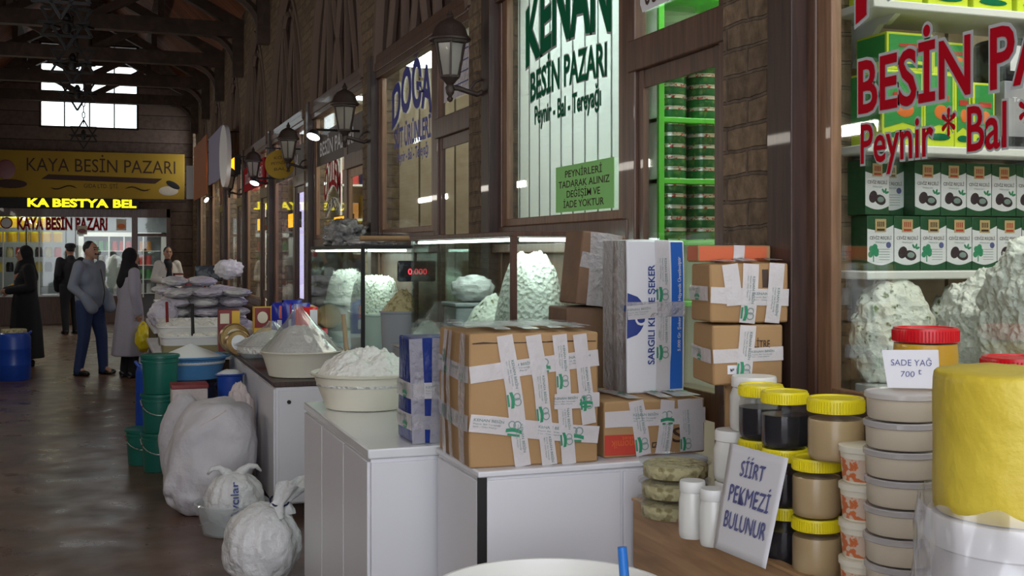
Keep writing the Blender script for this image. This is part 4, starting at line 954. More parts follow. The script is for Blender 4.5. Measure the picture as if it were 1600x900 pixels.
# butter jars
jar('jar of yellow butter with a red lid behind the price card', 1446, 2.84, topz(TZ) + .450, .078, .195, 'butter', 'redlid', None, .034, .97, neck=.97)
x3, y3 = P2(1592, 2.50)
for k in range(3): tubof('storage_tub', 'white tub hidden behind the yellow butter wheel, %s' % ('lowest', 'middle', 'uppermost')[k], (x3, y3, topz(TZ) + .135 * k), .082, .132, 'whiteplastic', 'tubcream', .001, 40 + k, amp=.0, taper=.97)
jar('red lidded butter jar mostly hidden behind the yellow butter wheel', 1592, 2.50, topz(TZ) + .408, .078, .195, 'butter', 'redlid', None, .034, .97, neck=.97)
# price card
pc = E('price_card', 'small white price card in blue pen leaning on the red lidded butter jar', 'sign', (0, 0, 0)); q = at(1387, 628, 2.66); q1 = at(1469, 626, 2.63); q2 = at(1480, 567, 2.66)
q.z = ztop + .001; q1.z = ztop + .002
pc.location = q; ux = (q1 - q); wv = ux.length; uxn = ux.normalized(); uz = V((.0, .25, 1)).normalized(); nn2 = uxn.cross(uz).normalized()
hh = .090
MB().poly([V(), uxn * wv, uxn * (wv * 1.09) + uz * hh, uxn * (wv * -.0) + uz * (hh * .98)], .002, -nn2).build('card', 'paper', pc, 0)
for bd in (0,):
    text('lettering', 'SADE YAĞ', pc, uxn * (wv * .13) + uz * .052, uxn, uz, wv * .78, .014, 'penblue', -.004, off=.002, shear=.15)
    text('lettering', '700', pc, uxn * (wv * .28) + uz * .026, uxn, uz, wv * .27, .013, 'penblue', -.004, off=.002, shear=.2); text('lettering', 't', pc, uxn * (wv * .62) + uz * .032, uxn, uz, wv * .07, .015, 'penblue', -.004, off=.002, shear=.2)
# yellow butter wheel on a film wrapped bucket
bx_, by_ = P2(1592, 2.07)
t = E('white_bucket', 'film wrapped white bucket under the yellow butter wheel', 'bucket', (bx_, by_, .62))
MB().lathe([(.115, 0), (.130, .005), (.150, .44), (.150, .46)], 48).build('body', 'whiteplastic', t); MB().lathe([(.152, .455), (.160, .46), (.160, .505), (.155, .512), (.13, .512), (.125, .508), (0, .508)], 48).build('lid', 'whiteplastic', t)
m = MB(); vs = []; n1, n2 = 90, 26
for j in range(n2 + 1):
    for i in range(n1):
        a = 2 * math.pi * i / n1; f = j / n2; r = .172 + .010 * fbm((math.cos(a) * 2, math.sin(a) * 2, f * 2.5), 2.2, 4) + .012 * math.sin(f * 3) + (.012 * noise.noise(V((a * 6, f * 9, 3))) if f > .8 else 0)
        vs.append((r * math.cos(a), r * math.sin(a), .02 + .52 * f + .03 * f * noise.noise(V((math.cos(a) * 3, math.sin(a) * 3, 7)))))
m.add(vs, [(j * n1 + i, j * n1 + (i + 1) % n1, (j + 1) * n1 + (i + 1) % n1, (j + 1) * n1 + i) for j in range(n2) for i in range(n1)]); m.build('film_wrap', 'filmplastic', t, 70)
tb = E('side_table', 'low table carrying the film wrapped bucket', 'table', (bx_, by_, 0)); MB().bx(-.15, .09, -.17, .17, .58, .618).build('tabletop', 'lightwood', tb)
for sx in (-1, 1):
    for sy in (-1, 1): MB().bx(-.03 + sx * .09 - .02, -.03 + sx * .09 + .02, sy * .14 - .02, sy * .14 + .02, 0, .58).build('leg', 'lightwood', tb)
m = MB(); vs = []; n1, n2 = 80, 16; R, hw = .146, .252
prof = [(0, 0), (R * .96, 0), (R, .008)] + [(R * (1 + .006 * math.sin(k)), .02 + (hw - .035) * k / 10) for k in range(11)] + [(R * .985, hw - .004), (R * .95, hw), (R * .5, hw + .002), (0, hw + .001)]
m.lathe(prof, 80); 
for i, p in enumerate(m.v): k = 1 + .008 * fbm(p * 1.0, 14, 3); m.v[i] = V((p.x * k, p.y * k, p.z + (.003 * fbm(p, 18, 3) if p.z > hw * .9 else 0)))
o = m.build('butter_wheel', 'butterwheel', None, 50); o.location = (bx_, by_, .62 + .515); tag(o, 'tall yellow butter wheel on the film wrapped white bucket', 'butter')
MT['bluehandle'] = M('blue handle plastic', (.02, .18, .62), .35)
# big round tub of yogurt in the foreground
x, y = P2(862, 2.97); t = E('yogurt_tub', 'wide white tub of cream yogurt in front of the white counter', 'tub', (x, y, 0))
R = .318
MB().lathe([(R * .86, 0), (R * .88, .01), (R * .975, .69), (R * 1.02, .70), (R * 1.03, .715), (R * 1.015, .728), (R * .985, .728), (R * .965, .715), (R * .955, .60), (R * .9, .60)], 72).build('tub', 'whiteplastic', t)
heap('yogurt', 'yogurt', t, (0, 0, .665), R * .955, .022, 3, .4, 7, 24, 72, 3, skirt=.05)
s = E('yogurt_spoon', 'blue spoon handle standing in the tub of yogurt', 'spoon', at(972, 862, 2.93)); 
MB().tube([(0, 0, .012), (.004, -.01, -.09), (.01, -.02, -.16)], [.012, .013, .011], 10).build('handle', 'bluehandle', s)
MT['stickwood'] = M('pale stick wood', (.30, .22, .12), .7)
def folds(p):
    a = math.atan2(p.y, p.x); t = min(1, max(0, (p.z + .12) / .25)); r = 1 + .045 * t * math.sin(a * 11 + 2 * math.sin(a * 3)) + .02 * noise.noise(V((a * 5, p.z * 22, 2)))
    return V((p.x * r, p.y * r, p.z))
MT['gold'] = M('gold tin', (.42, .28, .12), .35, .5, var=(18, (.30, .18, .08)))
# ---------------------------------------------------------------- bowls on the counters
t = E('curd_bowl', 'wide cream bowl heaped with white curd and a wooden stick', 'bowl', (1.13, 5.15, .901))
prof = [(.175, 0), (.183, .004), (.222, .105), (.236, .145), (.252, .152), (.256, .161), (.248, .164), (.228, .156), (.170, .012), (0, .012)]
MB().lathe(prof, 56).build('bowl', 'creamplastic', t)
heap('curd', 'curd', t, (0, 0, .145), .226, .115, 5, .42, 13, 34, 84, 2.6)
m = MB()
for k in range(3): m.ell((.185 + .016 * math.sin(k * 2.2), -.122 - .006 * k, .062 + .022 * k), (.016, .012, .013), 10, 6)
m.build('flower_print', 'printred', t)
MB().tube([(-.07, .0, .16), (-.09, .02, .28), (-.10, .03, .42)], [.013, .011, .010], 10).build('wooden_stick', 'stickwood', t)
t = E('cheese_bowl', 'cream bowl of white cheese under a peaked clear plastic bag', 'bowl', (1.20, 7.36, .821))
MB().lathe([(.20, 0), (.21, .004), (.245, .12), (.262, .15), (.268, .156), (.262, .162), (.24, .152), (.195, .012), (0, .012)], 56).build('bowl', 'creamplastic', t)
heap('cheese', 'cheese', t, (0, 0, .145), .24, .17, 8, .3, 9, 30, 72, 2)
def peak(cx, cy, r, z0, hp, seed, lean=(0, 0)):
    m = MB(); vs = []; n1, n2 = 64, 24
    for j in range(n2 + 1):
        f = j / n2; rr = r * ((1 - f) ** 1.25 * .97 + .055 + .05 * max(0, f - .85) * 6)
        for i in range(n1):
            a = 2 * math.pi * i / n1; k = 1 + .13 * (f * 1.3 + .1) * noise.noise(V((math.cos(a) * 4, math.sin(a) * 4, seed + f * 1.2))) + .05 * noise.noise(V((math.cos(a) * 9, math.sin(a) * 9, seed + f * 5)))
            vs.append((cx + lean[0] * f + rr * k * math.cos(a), cy + lean[1] * f + rr * k * math.sin(a), z0 + hp * f + .01 * noise.noise(V((a * 3, f * 4, seed)))))
    m.add(vs, [(j * n1 + i, j * n1 + (i + 1) % n1, (j + 1) * n1 + (i + 1) % n1, (j + 1) * n1 + i) for j in range(n2) for i in range(n1)]); return m
peak(0, 0, .255, .155, .30, 3, (-.03, 0)).build('plastic_cover', 'coverfilm', t, 180)
t = E('cheese_bowl', 'second plastic covered cheese bowl behind the peaked one', 'bowl', (1.10, 8.02, .821))
MB().lathe([(.20, 0), (.245, .12), (.262, .156), (.24, .152), (.195, .012), (0, .012)], 48).build('bowl', 'clearplastic', t); heap('cheese', 'cheese', t, (0, 0, .14), .235, .10, 12, .3, 9, 24, 60, 2)
peak(0, 0, .25, .15, .16, 9).build('plastic_cover', 'coverfilm', t, 180)
# packets, tins and jars on the far end of the counter
t = E('packet_riser', 'white box riser behind the covered cheese bowls', 'box', (1.38, 8.70, .821)); MB().bx(-.20, .20, -.34, .34, 0, .16).build('body', 'white', t, bevel=.006)
def packet(name, label, x, y, z, w, h, mat, bands, group, rz=0, tilt=0):
    t = E(name, label, 'packet', (x, y, z), group, rz); t.rotation_euler.x = tilt
    m = MB(); vs = []; nx, nz = 8, 10
    for sgn in (-1, 1):
        for j in range(nz + 1):
            for i in range(nx + 1):
                u, v = i / nx, j / nz; th = .030 * (math.sin(math.pi * u) ** .5 * math.sin(math.pi * v) ** .5) * (1 + .3 * noise.noise(V((u * 5, v * 5, x * 9))))
                vs.append((w * (u - .5), sgn * th, h * v))
    q = (nx + 1) * (nz + 1)
    for s in (0, 1): m.add(vs[s * q:(s + 1) * q], [(j * (nx + 1) + i, j * (nx + 1) + i + 1, (j + 1) * (nx + 1) + i + 1, (j + 1) * (nx + 1) + i) for j in range(nz) for i in range(nx)])
    m.build('pouch', mat, t)
    for (a, b, c_, d_, mm) in bands: MB().bx(w * (a - .5), w * (b - .5), -.034, -.031, h * c_, h * d_).build('printed_patch', mm, t)
    return t
MT['packblue'] = M('deep blue packet', (.02, .03, .32), .25); MT['packred'] = M('bright red packet', (.62, .02, .02), .25); MT['packmaroon'] = M('maroon packet', (.22, .02, .02), .35); MT['packyellow'] = M('yellow packet', (.72, .42, .03), .4)
for k, (px, d) in enumerate(((440, 8.75), (456, 8.70), (470, 8.65))):
    x, y = P2(px, d); packet('blue_packet', 'blue foil packet on the riser, %s from the left' % ORD[k], x, y, .983, .15, .24 + .02 * (k == 1), 'packblue', [(.3, .62, .15, .45, 'paper'), (.4, .58, .5, .9, 'packred')], 'blue foil packets', .2 * (k - 1))
x, y = P2(479, 8.25); packet('red_packet', 'red packet standing beside the far glass case, the upper one', x, y, .983 + .02, .16, .21, 'packred', [(.2, .8, .2, .35, 'paper'), (.62, .95, .3, .9, 'paper')], 'red packets')
x, y = P2(496, 8.1); packet('red_packet', 'red packet with a white crescent beside the far glass case, the lower one', x, y, .83, .15, .24, 'packred', [(.15, .85, .72, .85, 'paper'), (.45, .7, .25, .5, 'paper')], 'red packets', -.5)
x, y = P2(412, 8.95); t = E('yellow_box', 'maroon and yellow picture box standing behind the covered bowl', 'box', (x, y, .821 + .16)); MB().bx(-.08, .08, -.05, .05, 0, .20).build('carton', 'packyellow', t, bevel=.003); MB().bx(-.075, .045, -.053, -.05, .04, .195).build('picture', 'packmaroon', t); m = MB(); m.ell((-.015, -.053, .12), (.04, .002, .045)); m.build('picture_patch', 'tubcream', t)
x, y = P2(409, 8.6); packet('red_packet', 'red and white packet lying under the maroon picture box', x, y, .83, .22, .15, 'packred', [(.1, .9, .6, .95, 'paper'), (.45, .6, .65, .85, 'printgreen')], 'red packets')
jar('tall glass jar with a pale lid beside the blue packets', 438, 9.1, .983, .075, .20, 'shred', 'creamplastic', None, name='glass_jar')
x, y = P2(388, 8.6); t = E('plastic_box', 'small white plastic tray box on the counter end', 'box', (1.08, 8.75, .821)); MB().bx(-.10, .10, -.16, .16, 0, .05).build('tray', 'greyplastic', t, bevel=.01)
for k, (px, py, d) in enumerate(((366, 500, 8.95), (368, 520, 8.85))):
    p = at(px, py, d); r = .115 if k == 0 else .095
    t = E('round_tin', ('large round gold tin standing on edge on the counter end', 'smaller round tin with a white label leaning on the gold tin')[k], 'tin', p)
    mx = Matrix.Rotation(.25, 4, 'Z') @ Matrix.Rotation(math.pi / 2 - .15, 4, 'X')
    MB().lathe([(r * .96, -.03), (r, -.026), (r, .03), (r * .94, .034), (r * .9, .028), (0, .028)], 40, mx).build('body', 'gold', t); MB().lathe([(0, .0295), (r * .62, .0295), (r * .62, .0305), (0, .0305)], 32, mx).build('label', 'paper' if k else 'tubcream', t)
    t.location.z = .822 + r * 1.0
    if k: t.location.y -= .14
x, y = P2(357, 9.15); t = E('packet_stack', 'maroon and yellow boxed packets stacked above the round gold tin', 'box', (x, y, .821)); MB().bx(-.08, .08, -.06, .06, 0, .33).build('carton', 'packmaroon', t, bevel=.004); MB().bx(.02, .082, -.063, -.06, .18, .32).build('printed_patch', 'packyellow', t); MB().bx(-.07, .0, -.063, -.06, .22, .30).build('picture', 'tubcream', t)
t = E('round_tin', 'round tin on edge above the red packets beside the glass case', 'tin', at(482, 458, 9.2)); t.location.z = .983 + .10; MB().lathe([(.095, -.03), (.10, -.02), (.10, .03), (.09, .034), (0, .03)], 32, Matrix.Rotation(math.pi / 2 - .3, 4, 'X')).build('body', 'gold', t)
x, y = P2(378, 8.4); tag(blob('plastic_bag', 'plasticbag', None, (1.20, 9.40, .93), (.10, .12, .11), 6, .2, 3, 4, .822), 'white plastic bag behind the round gold tins', 'bag')
x, y = P2(400, 10.1); tag(blob('plastic_bag', 'lilacbag', None, (1.45, 9.42, .98), (.13, .13, .16), 16, .22, 3, 4, .822), 'large lilac white bag between the picture boxes', 'bag')
# ---------------------------------------------------------------- sacks, buckets and barrels on the floor
def sack(label, loc, r, seed, mat, neck=None, amp=.12, freq=2.2, name='sack', fn=None):
    t = E(name, label, 'sack', loc); b = blob('body', mat, t, (0, 0, r[2] * .93), r, seed, amp, freq, 5, .003, 5, fn)
    if neck:
        (nx, ny, nz), (tx, ty, tz), nr = neck
        m = MB(); vs = []; n1, n2 = 28, 12
        for j in range(n2 + 1):
            f = j / n2; c = V((nx, ny, nz)).lerp(V((tx, ty, tz)), f); rr = nr * (2.2 - 3.2 * f if f < .4 else .9 + 1.3 * (f - .4) ** 1.2)
            for i in range(n1): a = 2 * math.pi * i / n1; k = 1 + .28 * math.sin(a * 5 + seed + f * 2) + .15 * noise.noise(V((a, f * 4, seed))); vs.append((c.x + rr * k * math.cos(a), c.y + rr * k * math.sin(a), c.z + .02 * math.sin(a * 2) * f))
        m.add(vs, [(j * n1 + i, j * n1 + (i + 1) % n1, (j + 1) * n1 + (i + 1) % n1, (j + 1) * n1 + i) for j in range(n2) for i in range(n1)]); m.build('tied_neck', mat, t, 180)
    return t
t = sack('tied clear white plastic sack nearest the camera on the floor', (.72, 5.62, 0), (.182, .185, .205), 2, 'plasticbag', ((.05, 0, .34), (.15, -.02, .49), .042), .07, 1.7, fn=folds)
heap('cheese_inside', 'cheese', t, (0.01, -.02, .10), .15, .2, 3, .2, 8, 16, 40, 2, skirt=.08) if 0 else None
MB().tube([(.085 + .045 * math.cos(a), -.01 + .045 * math.sin(a), .405 + .02 * math.sin(a)) for a in [i * .5 for i in range(14)]] + [(.04, -.05, .36), (.0, -.08, .31)], .005, 6).build('string', 'navybarrel', t)
t = E('clear_basin', 'clear plastic basin holding the white printed bag on the floor', 'basin', (.70, 6.75, 0)); MB().lathe([(.15, 0), (.16, .004), (.20, .17), (.212, .175), (.205, .182), (.192, .172), (.15, .012), (0, .012)], 44).build('basin', 'basinplastic', t); MB().ell((0, 0, 0), (.001, .001, .001)).build('base_spot', 'clearplastic', t) if 0 else None
t = E('printed_bag', 'white bag with navy lettering sitting in the clear basin', 'bag', (.71, 6.75, .013)); blob('body', 'plasticbag', t, (0, 0, .17), (.165, .16, .165), 12, .08, 2.2, 5, 0.0, 5, folds)
m = MB()
for s in (-1, 1): m.tube([(s * .02, 0, .29), (s * .045, -.01, .335), (s * .085, -.02, .365), (s * .125, -.02, .36), (s * .15, -.02, .33)], [.045, .030, .018, .014, .006], 8)
m.build('handle', 'plasticbag', t, 180)
def bagmap(x, y):
    a = -1.75 + (y - .02) * 5.5; z = .12 + x * .95; r = .172 * math.sqrt(max(.15, 1 - ((z - .17) / .19) ** 2)); return V((r * math.cos(a) * 1.0, r * math.sin(a) * .97, z))
text('lettering', 'Avcılar', t, (0, 0, 0), (1, 0, 0), UZ, .20, .045, 'navyprint', .012, mapf=lambda x, y: bagmap(x - .02, -y + .06) * 1.06 + V((0, 0, -.008)))
def lean(p):
    q = V((.27 * math.copysign((abs(p.x) / .27) ** .78, p.x), .26 * math.copysign((abs(p.y) / .26) ** .78, p.y), .36 * math.copysign((abs(p.z) / .36) ** .82, p.z)))
    q += V((.012, .012, .012)) * noise.noise(q * 9); q.y += .015 * math.sin(q.x * 18 + q.z * 14) * (q.z > -.2)
    return V((q.x + .16 * max(0, q.z + .2) - .06, q.y + .05 * q.z, q.z))
t = sack('big bulging white woven sack leaning on the white counter', (.66, 7.38, 0), (.27, .26, .36), 5, 'whitebag', None, .10, 1.8, fn=lean)
m = MB(); m.tube([(-.27, -.12, .14), (-.23, -.17, .35), (-.10, -.20, .56), (.05, -.18, .64)], .010, 6); m.build('seam', 'pinkbag', t)
t = sack('pinkish sack top folded over the edge of the counter', (.86, 7.78, 0), (.10, .13, .375), 9, 'pinkbag', None, .16, 2.6)
t = sack('grey white sack standing behind the big bulging sack', (.52, 7.98, 0), (.17, .15, .34), 15, 'whitebag', None, .08, 2)
t = E('lidded_box', 'white lidded box with a dark red top behind the sacks', 'box', (.56, 8.35, 0)); MB().bx(-.11, .13, -.1, .1, 0, .66).build('body', 'pinkbag', t, bevel=.01); MB().bx(-.115, .135, -.105, .105, .66, .69).build('lid', 'packmaroon', t, bevel=.004)
def bucket(label, loc, r, h, mat, group=None, handle=True, lid=True, name='bucket'):
    t = E(name, label, 'bucket', loc, group)
    MB().lathe([(r * .86, 0), (r * .88, .006), (r * .97, h * .80), (r * 1.03, h * .81), (r * 1.03, h * .85), (r * .98, h * .86), (r, h * .93)], 40).build('body', mat, t)
    MB().lathe([(r * 1.03, h * .925), (r * 1.07, h * .93), (r * 1.07, h * .99), (r * 1.03, h), (r * .95, h * .985), (0, h * .985)], 40).build('lid', mat, t)
    if handle: MB().tube([(r * 1.05 * math.cos(a), -r * 1.05 * math.sin(a) - .005, h * .83 - .10 * math.sin(a)) for a in [math.pi * (.0 + i / 12) for i in range(13)]], .004, 6).build('handle', 'tinrim', t)
    return t
for k in range(3): bucket('dark green lidded bucket, %s of the stack of three' % ('bottom', 'middle', 'top')[k], (.40, 8.86, .002 + .284 * k), .132, .283, 'greenbucket', 'dark green buckets', k != 2)
bucket('dark green bucket on the floor left behind the green stack', (.30, 9.18, .001), .135, .27, 'greenbucket', 'dark green buckets')
def barrel(label, loc, r, h, mat, cap=None, name='barrel'):
    t = E(name, label, 'barrel', loc)
    MB().lathe([(r * .93, 0), (r, .02), (r, h * .30), (r * 1.02, h * .32), (r, h * .34), (r, h * .62), (r * 1.02, h * .64), (r, h * .66), (r, h * .86), (r * .9, h * .94), (r * .72, h * .97), (r * .72, h)], 40).build('body', mat, t)
    MB().lathe([(r * .76, h * .965), (r * .76, h + .012), (r * .70, h + .02), (0, h + .02)], 40).build('lid', cap or mat, t)
    for s in (-1, 1): MB().tube([(s * r * .80, -.05, h * .92), (s * r * .98, -.04, h * .97), (s * r * .98, .04, h * .97), (s * r * .80, .05, h * .92)], .014, 8).build('handle', mat, t)
    return t
barrel('tall blue barrel half hidden behind the green bucket stack', (.41, 9.75, 0), .16, .74, 'bluebarrel')
barrel('dark navy barrel under the light blue basin', (.65, 9.32, 0), .20, .60, 'navybarrel')
t = E('blue_basin', 'light blue basin with a cone of white grain on the navy barrel', 'basin', (.65, 9.32, .622)); MB().lathe([(.215, 0), (.225, .005), (.265, .15), (.275, .162), (.302, .168), (.306, .178), (.298, .182), (.265, .175), (.21, .012), (0, .012)], 56).build('basin', 'lightblue', t)
heap('grain', 'salt', t, (0, 0, .160), .262, .110, 9, .04, 5, 24, 64, 1.05)
t = E('blue_tub', 'small bright blue tub beside the light blue basin', 'tub', (.86, 8.44, .0)); MB().lathe([(.068, 0), (.085, .72), (.105, .73), (.10, .74), (.09, .73), (.07, .02), (0, .02)], 32).build('tub', 'bluebarrel', t); blob('bag_inside', 'plasticbag', t, (0, 0, .735), (.085, .085, .03), 3, .2, 4, 3)
p = onz(20, 596, .001)
barrel('blue barrel with a pale green lid at the left edge of the aisle', (p.x - .0, p.y + .2, 0), .20, .62, 'bluebarrel', 'shred'); barrel('second blue barrel cut by the left edge of the view', (p.x - .42, p.y + .25, 0), .20, .62, 'bluebarrel', 'whiteplastic')
# ---------------------------------------------------------------- goods tables farther along the aisle

def gtable(label, x0, x1, y0, y1, h, mat='white'):
    t = E('goods_table', label, 'table', (x0, y0, 0)); w, d = x1 - x0, y1 - y0
    MB().bx(0, w, 0, d, h - .04, h).build('tabletop', mat, t, bevel=.004); MB().bx(.03, w - .03, .03, d - .03, .0, h - .04).build('skirt', 'darkwood', t)
    return t
gtable('goods table carrying troughs of cheese in brine', .42, 1.5, 9.95, 12.2, .74)
gtable('goods table under the pile of white bags', .50, 1.65, 12.5, 14.75, .80)
gtable('farthest goods table near the white coated vendor', .82, 1.65, 16.6, 20.6, .80)
def trough(label, x0, x1, y0, y1, z, h, mat, content):
    t = E('brine_trough', label, 'tub', ((x0 + x1) / 2, (y0 + y1) / 2, z), 'brine troughs'); a, b = (x1 - x0) / 2, (y1 - y0) / 2
    def ring(s, zz): return [(s * a * math.copysign(abs(math.cos(q)) ** .35, math.cos(q)), s * b * math.copysign(abs(math.sin(q)) ** .35, math.sin(q)), zz) for q in [2 * math.pi * i / 48 for i in range(48)]]
    m = MB(); rs = [ring(.9, 0), ring(.97, h * .9), ring(1.0, h * .92), ring(1.0, h), ring(.95, h), ring(.9, h * .25)]
    m.add(sum(rs, []), [(j * 48 + i, j * 48 + (i + 1) % 48, (j + 1) * 48 + (i + 1) % 48, (j + 1) * 48 + i) for j in range(5) for i in range(48)] + [tuple(range(48))[::-1], tuple(range(240, 288))]); m.build('trough', mat, t)
    m = MB(); rg = ring(.94, h * .82); m.add(rg + [(p[0], p[1], h * .1) for p in rg], [tuple(range(48)), tuple(range(48, 96))[::-1]] + [(i, 48 + i, 48 + (i + 1) % 48, (i + 1) % 48) for i in range(48)]); m.build('brine', content, t)
    for k in range(5): blob('cheese_block', 'cheese', t, (a * (-.7 + .35 * k), b * .3 * math.sin(k * 3), h * .88), (a * .17, b * .35, h * .22), k, .08, 3, 3)
    return t
MT['brine'] = M('cloudy brine', (.30, .26, .14), .15)
trough('nearest translucent trough of cheese in brine', .45, 1.12, 9.98, 10.55, .741, .16, 'milkyplastic' if 'milkyplastic' in MT else 'whiteplastic', 'brine')
trough('second translucent trough of cheese in brine', .46, 1.16, 10.75, 11.3, .741, .20, 'whiteplastic', 'brine')
trough('third trough of cheese behind the brine troughs', .50, 1.2, 11.5, 12.1, .741, .20, 'whiteplastic', 'brine')
t = E('ladle', 'dark ladle handle standing in the nearest brine trough', 'ladle', (.74, 10.3, .80)); MB().tube([(0, 0, 0), (-.005, 0, .15), (-.01, 0, .36)], [.02, .014, .013], 8).build('handle', 'black', t)
t = E('ladle', 'dark red ladle handle standing in the second brine trough', 'ladle', (.58, 11.3, .80)); MB().tube([(0, 0, 0), (-.005, 0, .15), (-.01, 0, .34)], [.02, .014, .013], 8).build('handle', 'packmaroon', t)
k = 0
for lay in range(5):
    for row in range(3):
        for cl in range(3 - (lay > 3)):
            x = .74 + .31 * cl + .05 * math.sin(lay * 3 + row); y = 12.85 + .62 * row + .04 * math.cos(lay); z = .80 + .055 + .105 * lay
            if lay == 4 and row == 0: continue
            b = blob('cheese_bag', ('lilacbag', 'plasticbag')[(lay + cl + row) % 2], None, (x, y, z), (.148, .275, .050), k + 40, .16, 2.6, 4); b.rotation_euler.z = 0
            tag(b, 'white bag on the bag pile: %s layer, %s row, %s from the left' % (ORD[lay], ('front', 'middle', 'back')[row], ORD[cl]), 'bag', 'white bags piled on the goods table'); k += 1
tag(blob('bundle', 'bluegreybag' if 'bluegreybag' in MT else 'lilacbag', None, (.60, 12.60, .955), (.15, .13, .15), 70, .15, 2.4, 4, .802), 'grey lilac bag bundle beside the woman in the grey coat', 'bag')
tag(blob('bundle', 'plasticbag', None, (1.45, 14.4, 1.40), (.17, .17, .12), 71, .2, 3, 4), 'yellowish white bag on top of the right end of the bag pile', 'bag')
for k in range(4):
    x, y, z = 1.0 + .24 * (k % 3), 17.2 + .7 * (k // 3), .802
    tag(blob('cheese_bag', 'plasticbag', None, (x, y, z + .16), (.13, .22, .17), 80 + k, .16, 2.4, 4, .802), 'white bag on the farthest goods table, %s from the left' % ORD[k], 'bag', 'white bags on the farthest table')
for k in range(6):
    x, y = .95 + .16 * (k % 4), 18.4 + .3 * (k // 4); packet('snack_packet', 'maroon and white packet on the farthest table, %s from the left' % ORD[k], x, y, .802 + .3 * 0, .15, .42 + .06 * (k % 2), 'packmaroon', [(.2, .8, .4, .6, 'paper'), (.1, .9, .82, .95, 'plasticbag')], 'maroon packets')
t = E('dark_scale', 'dark cash scale standing on the right of the white bags', 'scale', (1.42, 16.8, .801)); MB().bx(-.18, .18, -.15, .15, 0, .10).build('base', 'darktin', t, bevel=.01); MB().bx(-.02, .02, -.02, .02, .1, .4).build('pole', 'black', t); MB().bx(-.19, .19, -.04, .04, .40, .62).build('display_housing', 'darktin', t, bevel=.015)
MT['lilaccloth'] = M('dull lilac cloth', (.30, .28, .42), .85)
MT['orangecloth'] = M('orange brown cloth', (.34, .12, .05), .8)
# ---------------------------------------------------------------- lanterns, lamps and signs along the wall
def lantern(label, yp):
    t = E('wall_lantern', label, 'lantern', (XR, yp, 2.44), 'cast iron wall lanterns')
    MB().poly([(-.001, -.05, -.10), (-.001, .05, -.10), (-.001, .055, .08), (-.001, .03, .15), (-.001, 0, .18), (-.001, -.03, .15), (-.001, -.055, .08)], .02, (-1, 0, 0)).build('wall_plate', 'iron', t, bevel=.004)
    m = MB(); m.tube([(-.02, 0, .05), (-.06, 0, .03), (-.12, 0, .045), (-.17, 0, .06), (-.20, 0, .06)], [.016, .014, .014, .015, .016], 10); m.tube([(-.02, 0, .12), (-.07, 0, .10), (-.10, 0, .06), (-.07, 0, .03)], .008, 8); m.build('scroll_arm', 'iron', t)
    c = V((-.215, 0, 0)); mx = Matrix.Translation(c)
    MB().lathe([(.0, -.02), (.014, -.012), (.018, .0), (.010, .012), (.022, .03), (.026, .06), (.018, .075), (.034, .095), (.050, .112), (.050, .118), (0, .118)], 16, mx).build('lower_finial', 'iron', t)
    m = MB()
    for k in range(6):
        a = math.pi / 3 * k + .3; m.bar(c + V((.052 * math.cos(a), .052 * math.sin(a), .115)), c + V((.088 * math.cos(a), .088 * math.sin(a), .30)), .011)
    m.lathe([(.085, .295), (.100, .30), (.100, .315), (.085, .318)], 6, mx @ Matrix.Rotation(.3, 4, 'Z')); m.lathe([(.045, .112), (.058, .115), (.058, .125), (.045, .128)], 6, mx @ Matrix.Rotation(.3, 4, 'Z')); m.build('cage', 'iron', t)
    MB().lathe([(.048, .122), (.070, .21), (.080, .298)], 6, mx @ Matrix.Rotation(.3, 4, 'Z')).build('glass', 'milkglass', t, 20)
    MB().lathe([(.112, .315), (.115, .325), (.098, .345), (.085, .385), (.060, .415), (.028, .432), (.016, .44), (.022, .452), (.012, .468), (.004, .49), (0, .49)], 24, mx).build('roof', 'iron', t)
    return t
lan = lantern('large iron wall lantern on the brick pier right of the blue lettering', piers[2] - .12)
for k, (i, lab) in enumerate(((3, 'iron wall lantern left of the blue lettered window'), (4, 'iron wall lantern before the lilac lit shop'), (5, 'smaller looking far wall lantern near the round sign'), (6, 'farthest wall lantern above the distant shopfronts'))):
    clone(lan, (XR, piers[i] - .12, 2.44), 0, lab)
def floodlamp(label, loc, aim, e=9):
    t = E('flood_lamp', label, 'lamp', loc); d = V(aim).normalized(); q = d.to_track_quat('Z', 'Y').to_matrix().to_4x4()
    MB().lathe([(.02, -.05), (.04, -.035), (.055, .0), (.058, .004), (.058, .010)], 24, q).build('housing', 'black', t); MB().lathe([(0, .0105), (.053, .0105), (.053, .014), (0, .014)], 24, q).build('lens', 'tube', t)
    m = MB(); m.tube([V((0, 0, 0)) - d * .06, V((.06, .0, .05)), V((XR - loc[0], 0, .05))], .010, 8); m.build('arm', 'black', t)
p = onx(490, 1.62, 212); floodlamp('round white flood lamp on an arm left of the second lantern', p, (-.35, -.35, -.9))
p = onx(398, 1.66, 285); floodlamp('round white flood lamp farther along under the round sign', p, (-.35, -.35, -.9))
p = onx(322, 1.86, 312); floodlamp('small white flood lamp near the end of the row of shops', p, (.6, -.55, -.5))
def signboard(name, label, px, py, X, w, h, mat, txt=None, tmat='paper', ry=0, extra=None):
    p = onx(px, X, py); t = E(name, label, 'sign', p, None, ry)
    MB().bx(-w / 2, w / 2, -.012, .012, -h / 2, h / 2).build('board', mat, t, bevel=.004)
    MB().tube([(w / 2 - .02, 0, h / 2 - .04), (XR - p.x + .01, 0, h / 2 - .04)], .012, 8).build('bracket', 'black', t)
    for k, s in enumerate(txt or []): text('lettering', s, t, (-w * .42, -.0135, h * (.22 - .3 * k)), (1, 0, 0), UZ, w * .84, h * .14, tmat, .01)
    return t
p = onx(437, 1.78, 257); t = E('round_sign', 'round mustard sign with dark script hanging before the lilac shop', 'sign', p)
